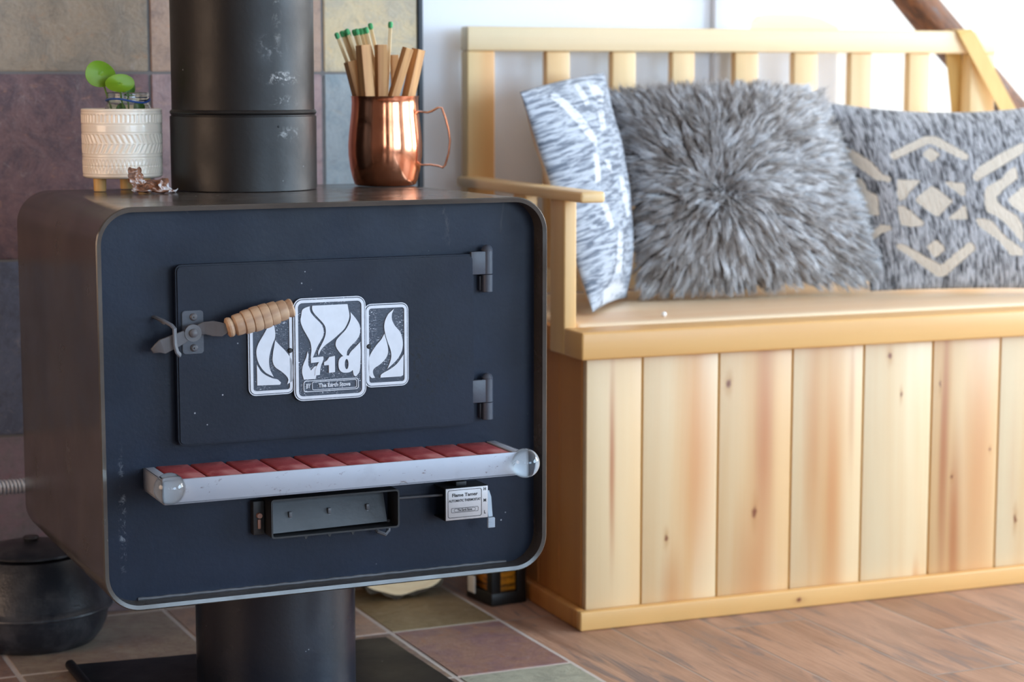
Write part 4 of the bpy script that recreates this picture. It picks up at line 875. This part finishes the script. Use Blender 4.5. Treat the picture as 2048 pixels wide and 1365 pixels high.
PAT3= [[(0.173,0.706),(0.339,0.824),(0.373,0.819),(0.476,0.706),(0.468,0.675),(0.45,0.68),(0.341,0.783),(0.183,0.675)],[(0.302,0.709),(0.338,0.752),(0.365,0.708),(0.326,0.665)],[(0.178,0.567),(0.264,0.559),(0.217,0.505),(0.176,0.447),(0.163,0.465)],[(0.227,0.453),(0.31,0.532),(0.372,0.445),(0.3,0.362)],[(0.361,0.552),(0.437,0.547),(0.424,0.466),(0.389,0.509)],[(0.156,0.423),(0.183,0.417),(0.246,0.325),(0.222,0.309),(0.155,0.321)],[(0.343,0.348),(0.42,0.424),(0.419,0.343)],[(0.239,0.201),(0.28,0.237),(0.308,0.191),(0.266,0.144)],[(0.116,0.215),(0.145,0.221),(0.287,0.104),(0.413,0.223),(0.431,0.19),(0.292,0.052),(0.267,0.056)],[(0.001,0.77),(0.066,0.702),(0.1,0.653),(0.126,0.589),(0.154,0.578),(0.15,0.552),(0.098,0.567),(0.05,0.636),(0.009,0.702)],[(0.006,0.608),(0.05,0.566),(0.058,0.504),(0.09,0.482),(0.079,0.38),(0.033,0.389),(0.025,0.34),(0.01,0.38),(0.048,0.446),(0.033,0.493),(0.0,0.561)],[(0.018,0.274),(0.082,0.328),(0.114,0.316),(0.107,0.296),(0.075,0.287),(0.034,0.252)],[(0.471,0.577),(0.512,0.636),(0.614,0.713),(0.713,0.774),(0.704,0.721),(0.625,0.66),(0.531,0.593),(0.486,0.555)],[(0.502,0.474),(0.518,0.516),(0.591,0.567),(0.615,0.6),(0.653,0.634),(0.656,0.574),(0.589,0.515),(0.548,0.465),(0.554,0.422),(0.621,0.354),(0.637,0.304),(0.624,0.213),(0.586,0.296),(0.543,0.355),(0.497,0.389)],[(0.594,0.447),(0.672,0.523),(0.721,0.455),(0.649,0.379),(0.611,0.413)],[(0.452,0.347),(0.508,0.338),(0.543,0.271),(0.564,0.238),(0.619,0.181),(0.615,0.149),(0.566,0.157),(0.53,0.23),(0.491,0.272),(0.453,0.314)]]
PAT1= [[(0.205,0.963),(0.273,0.937),(0.343,0.83),(0.424,0.695),(0.353,0.656),(0.292,0.724),(0.217,0.853),(0.158,0.937)],[(0.647,0.969),(0.758,0.952),(0.801,0.897),(0.661,0.839),(0.563,0.886)],[(0.467,0.972),(0.563,0.973),(0.506,0.862),(0.407,0.843)],[(0.531,0.841),(0.639,0.831),(0.561,0.728),(0.469,0.718)],[(0.286,0.653),(0.359,0.647),(0.285,0.511),(0.206,0.52)],[(0.413,0.624),(0.484,0.601),(0.48,0.53),(0.405,0.554)],[(0.219,0.438),(0.319,0.429),(0.353,0.311),(0.281,0.304)],[(0.547,0.534),(0.641,0.501),(0.73,0.338),(0.61,0.323),(0.532,0.421)],[(0.381,0.3),(0.485,0.284),(0.444,0.102),(0.285,0.112)],[(0.138,0.085),(0.435,0.087),(0.84,0.024),(0.506,0.006),(0.187,-0.004)]]
def soft(polys,r=.008):
    def f(a,b):
        t=0
        for da,db in ((0,0),(r,0),(-r,0),(0,r),(0,-r)):
            for p in polys:
                if pip(p,a+da,b+db): t+=.2; break
        return t
    return f
M_k3=kilim('grey heather weave',srgb(200,200,205),srgb(66,66,70),srgb(236,222,204),srgb(214,196,170))
M_k1=kilim('pale heather weave',srgb(176,184,196),srgb(92,102,118),srgb(216,220,228),srgb(222,192,160),True)
M_pipe_=plain('tan cushion edge',srgb(222,192,160),.8)
c3=Cushion((2.005,3.218,.490),(2.43,3.05,.490),(1.982,3.354,.832),(2.445,3.20,.838),.055,.05,.03,2.4,.6,.05)
me=c3.mesh('patterned_cushion',190,120,soft(PAT3)); 
cu3=empty('patterned_cushion',(2.2,3.16,.4846),0,'grey and cream diamond-patterned cushion right of the fur one','cushion')
o=link('cover',me,M_k3,cu3,smooth=180); o.location=-cu3.location
c1=Cushion((1.394,3.093,.490),(1.556,3.305,.487),(1.288,3.153,.853),(1.556,3.405,.886),.055,.036,.025,2.4,.6,-.02)
me=c1.mesh('pale_cushion',130,130,soft(PAT1,.012))
cu1=empty('patterned_cushion',(1.45,3.2,.4846),0,'pale grey-white patterned cushion leaning by the bench armrest','cushion')
o=link('cover',me,M_k1,cu1,smooth=180); o.location=-cu1.location
# fur cushion
c2=Cushion((1.574,3.262,.508),(2.045,3.225,.508),(1.562,3.385,.842),(1.972,3.362,.850),.075,.05,.03,2.3,.55,-.045)
cu2=empty('fur_cushion',(1.8,3.3,.4846),0,'shaggy grey fur cushion in the middle of the bench','cushion')
n=NT('fur skin'); n.set(color=srgb(96,90,88),rough=.9); M_skin=n.m
o=link('cover',c2.mesh('fur_cover',60,60),M_skin,cu2,smooth=180); o.location=-cu2.location
NTF=26000
KC=[]
for i in range(1100): KC.append(rng.uniform(0,1,2))
KC=np.array(KC)
cen=np.array([.34,.42]); V=[];Fq=[];shade=[];tipv=[]
def frame(a,b,side,e=.01):
    p=c2.pt(a,b,side); pa=c2.pt(min(1,a+e),b,side)-c2.pt(max(0,a-e),b,side); pb=c2.pt(a,min(1,b+e),side)-c2.pt(a,max(0,b-e),side)
    nn=np.cross(pa,pb)*side; l=np.linalg.norm(nn); nn=nn/l if l>1e-12 else c2.n*side
    return p,pa/ (np.linalg.norm(pa)+1e-12),pb/(np.linalg.norm(pb)+1e-12),nn
seg=3
for k in range(NTF):
    side=1 if k<NTF*.86 else -1
    if side>0: a,b=rng.uniform(0,1,2)
    else:
        a,b=rng.uniform(0,1,2)
        if rng.random()<.5: a=rng.choice([rng.uniform(0,.12),rng.uniform(.88,1)])
        else: b=rng.choice([rng.uniform(0,.1),rng.uniform(.85,1)])
    p,ta,tb,nn=frame(a,b,side)
    da,db=a-cen[0],b-cen[1]; r=math.hypot(da*c2.W,db*c2.Hh); w=np.array([da*c2.W,db*c2.Hh]); w=w/(np.linalg.norm(w)+1e-9)
    cl=mnoise.noise_vector(Vector((a*11,b*11,side*3))); cl2=mnoise.noise_vector(Vector((a*4,b*4,7)))
    fl=min(1,.25+r/.09)
    tang=ta*(w[0]*fl+.75*cl.x+.4*cl2.x)+tb*(w[1]*fl+.75*cl.y+.4*cl2.y)
    lift=.62 if side>0 else .45
    d0=tang*.75+nn*(lift+.25*rng.random()); d0/=np.linalg.norm(d0)
    kk=KC[np.argmin(((KC-np.array([a,b]))**2).sum(1))]; ln=rng.uniform(.020,.038); wd=rng.uniform(.0009,.0020)
    pull=(ta*(kk[0]-a)*c2.W+tb*(kk[1]-b)*c2.Hh)*.68
    droop=np.array([0,0,-.35])-nn*.35+tang*.35
    sd=np.cross(d0,nn); l=np.linalg.norm(sd); sd=sd/l if l>1e-6 else ta; up=np.cross(sd,d0)
    base=len(V); ph=rng.uniform(0,6.28)
    for i in range(seg+1):
        f=i/seg; c=p-nn*.003+d0*ln*f+droop*ln*.45*f*f+sd*ln*.05*math.sin(ph+f*4)+pull*f**.8
        if c[2]<.4868: c=c.copy(); c[2]=.4868+.0008*rng.random()
        ww=wd*(1-.9*f**1.4)
        for q in range(3):
            an=2*PI*q/3+ph; V.append(c+(sd*math.cos(an)+up*math.sin(an)*.6)*ww)
    for i in range(seg):
        for q in range(3):
            q2=(q+1)%3; Fq.append((base+i*3+q,base+i*3+q2,base+i*3+3+q2,base+i*3+3+q))
    Fq.append((base+seg*3,base+seg*3+1,base+seg*3+2))
    hk=math.sin(kk[0]*913.7+kk[1]*517.3)*43758.5453; hk-=math.floor(hk); sv=rng.random()*.3+.45*hk+.25*(.5+.5*cl.z*1.6); shade+= [sv]*((seg+1)*3)
me=bpy.data.meshes.new('fur'); me.from_pydata([tuple(v) for v in V],[],Fq)
at=me.attributes.new('Sh','FLOAT','POINT'); at.data.foreach_set('value',np.array(shade,np.float32))
n=NT('grey fur'); s_=n.attr('Sh')[2]; n.set(color=n.ramp(s_,(.08,srgb(96,84,76)),(.36,srgb(158,149,144)),(.62,srgb(202,200,202)),(.92,srgb(238,240,245))),rough=.6,sheen=.3); M_fur=n.m
o=link('fur',me,M_fur,cu2,smooth=180); o.location=-cu2.location; o['kind']='stuff'
# ---------------------------------------------------------------- behind the bench
def ribbon(mb,pts,w,t):
    b=bmesh.new(); rws=[]; P=[Vector(p) for p in pts]
    for i,p in enumerate(P):
        d=(P[min(i+1,len(P)-1)]-P[max(i-1,0)]).normalized(); sd=Vector((1,0,0))-d*d.x; sd.normalize(); nn=sd.cross(d)
        rws.append([b.verts.new(p+sd*a*w/2+nn*c*t/2) for a,c in ((-1,-1),(1,-1),(1,1),(-1,1))])
    for a,c in zip(rws,rws[1:]):
        for j in range(4): b.faces.new((a[j],a[(j+1)%4],c[(j+1)%4],c[j]))
    b.faces.new(rws[0]); b.faces.new(rws[-1]); bmesh.ops.recalc_face_normals(b,faces=b.faces[:]); mb.add(b)
m=MB(); pts=[(2.535,3.400,.660),(2.50,3.412,.72),(2.441,3.428,.815),(2.40,3.434,.882),(2.360,3.440,.947),(2.349,3.443,.963),(2.346,3.447,.9685),(2.345,3.455,.9695),(2.344,3.475,.9695),(2.344,3.484,.9685),(2.345,3.4875,.963),(2.352,3.4885,.92),(2.361,3.489,.86),(2.370,3.4895,.80),(2.386,3.490,.70)]
sub=[]
for p,q in zip(pts,pts[1:]): sub+= [tuple(Vector(p).lerp(Vector(q),t)) for t in (0,.5)]
ribbon(m,sub+[pts[-1]],.034,.0016); o=m.build('webbing_strap',M_strap); tag(o,'flat tan strap hung over the bench back rail end','strap')
n=NT('peeled log bark'); c=n.coord(); f=n.noise(n.mapv(c,sc=(1,1,.22)),44,6,.68,1); f2=n.noise(n.mapv(c,sc=(1,1,.3)),80,5,.6,.5)
col=n.ramp(f,(.34,srgb(44,28,20)),(.45,srgb(92,56,34)),(.53,srgb(138,84,44)),(.60,srgb(100,84,80)),(.72,srgb(140,126,122)))
n.set(color=n.mix(n.rng(f2,.5,.7,0,.5),col,srgb(92,64,48)),rough=.6); n.bump(n.math('ADD',f,f2),.004,.8); M_pole=n.m
P0=Vector((3.40,3.60,.02)); P1=Vector((1.958,3.625,1.405)); d=P1-P0; L=d.length
b=bmesh.new(); rows=[]; nn_,na=60,28
for i in range(nn_+1):
    f=i/nn_; rr_=.040-.004*f
    rows.append([b.verts.new((rr_*(1+.10*mnoise.noise(Vector((math.cos(a)*1.3,math.sin(a)*1.3,f*9))))*math.cos(a)+.006*math.sin(f*9),rr_*(1+.10*mnoise.noise(Vector((math.cos(a)*1.3,math.sin(a)*1.3,f*9))))*math.sin(a),f*L)) for a in np.linspace(0,2*PI,na,endpoint=False)])
for a,c in zip(rows,rows[1:]):
    for j in range(na): b.faces.new((a[j],a[(j+1)%na],c[(j+1)%na],c[j]))
b.faces.new(rows[0]); b.faces.new(rows[-1]); bmesh.ops.recalc_face_normals(b,faces=b.faces[:]); m=MB(); m.add(b)
o=m.build('leaning_log',M_pole); o.location=P0; o.rotation_euler=d.to_track_quat('Z','Y').to_euler(); tag(o,'long thin brown log leaning diagonally behind the bench back','log')
ab=empty('arched_board',(2.03,3.585,0),0,'white board with pale arched wooden top standing behind the bench','board')
top=[(-.112,.985),(-.074,.985),(-.062,.996),(-.040,1.0),(.030,1.0),(.070,.993),(.110,.976)]
m=MB(); m.prism([(-.112,.0005)]+[(x,z-.0455) for x,z in top]+[(.110,.0005)],-.008,.010,'y'); m.build('board',M_white,ab)
m=MB(); m.prism([(x,z-.045) for x,z in top]+[(x,z) for x,z in top[::-1]],-.010,.012,'y'); m.build('top_edge',M_rail,ab)
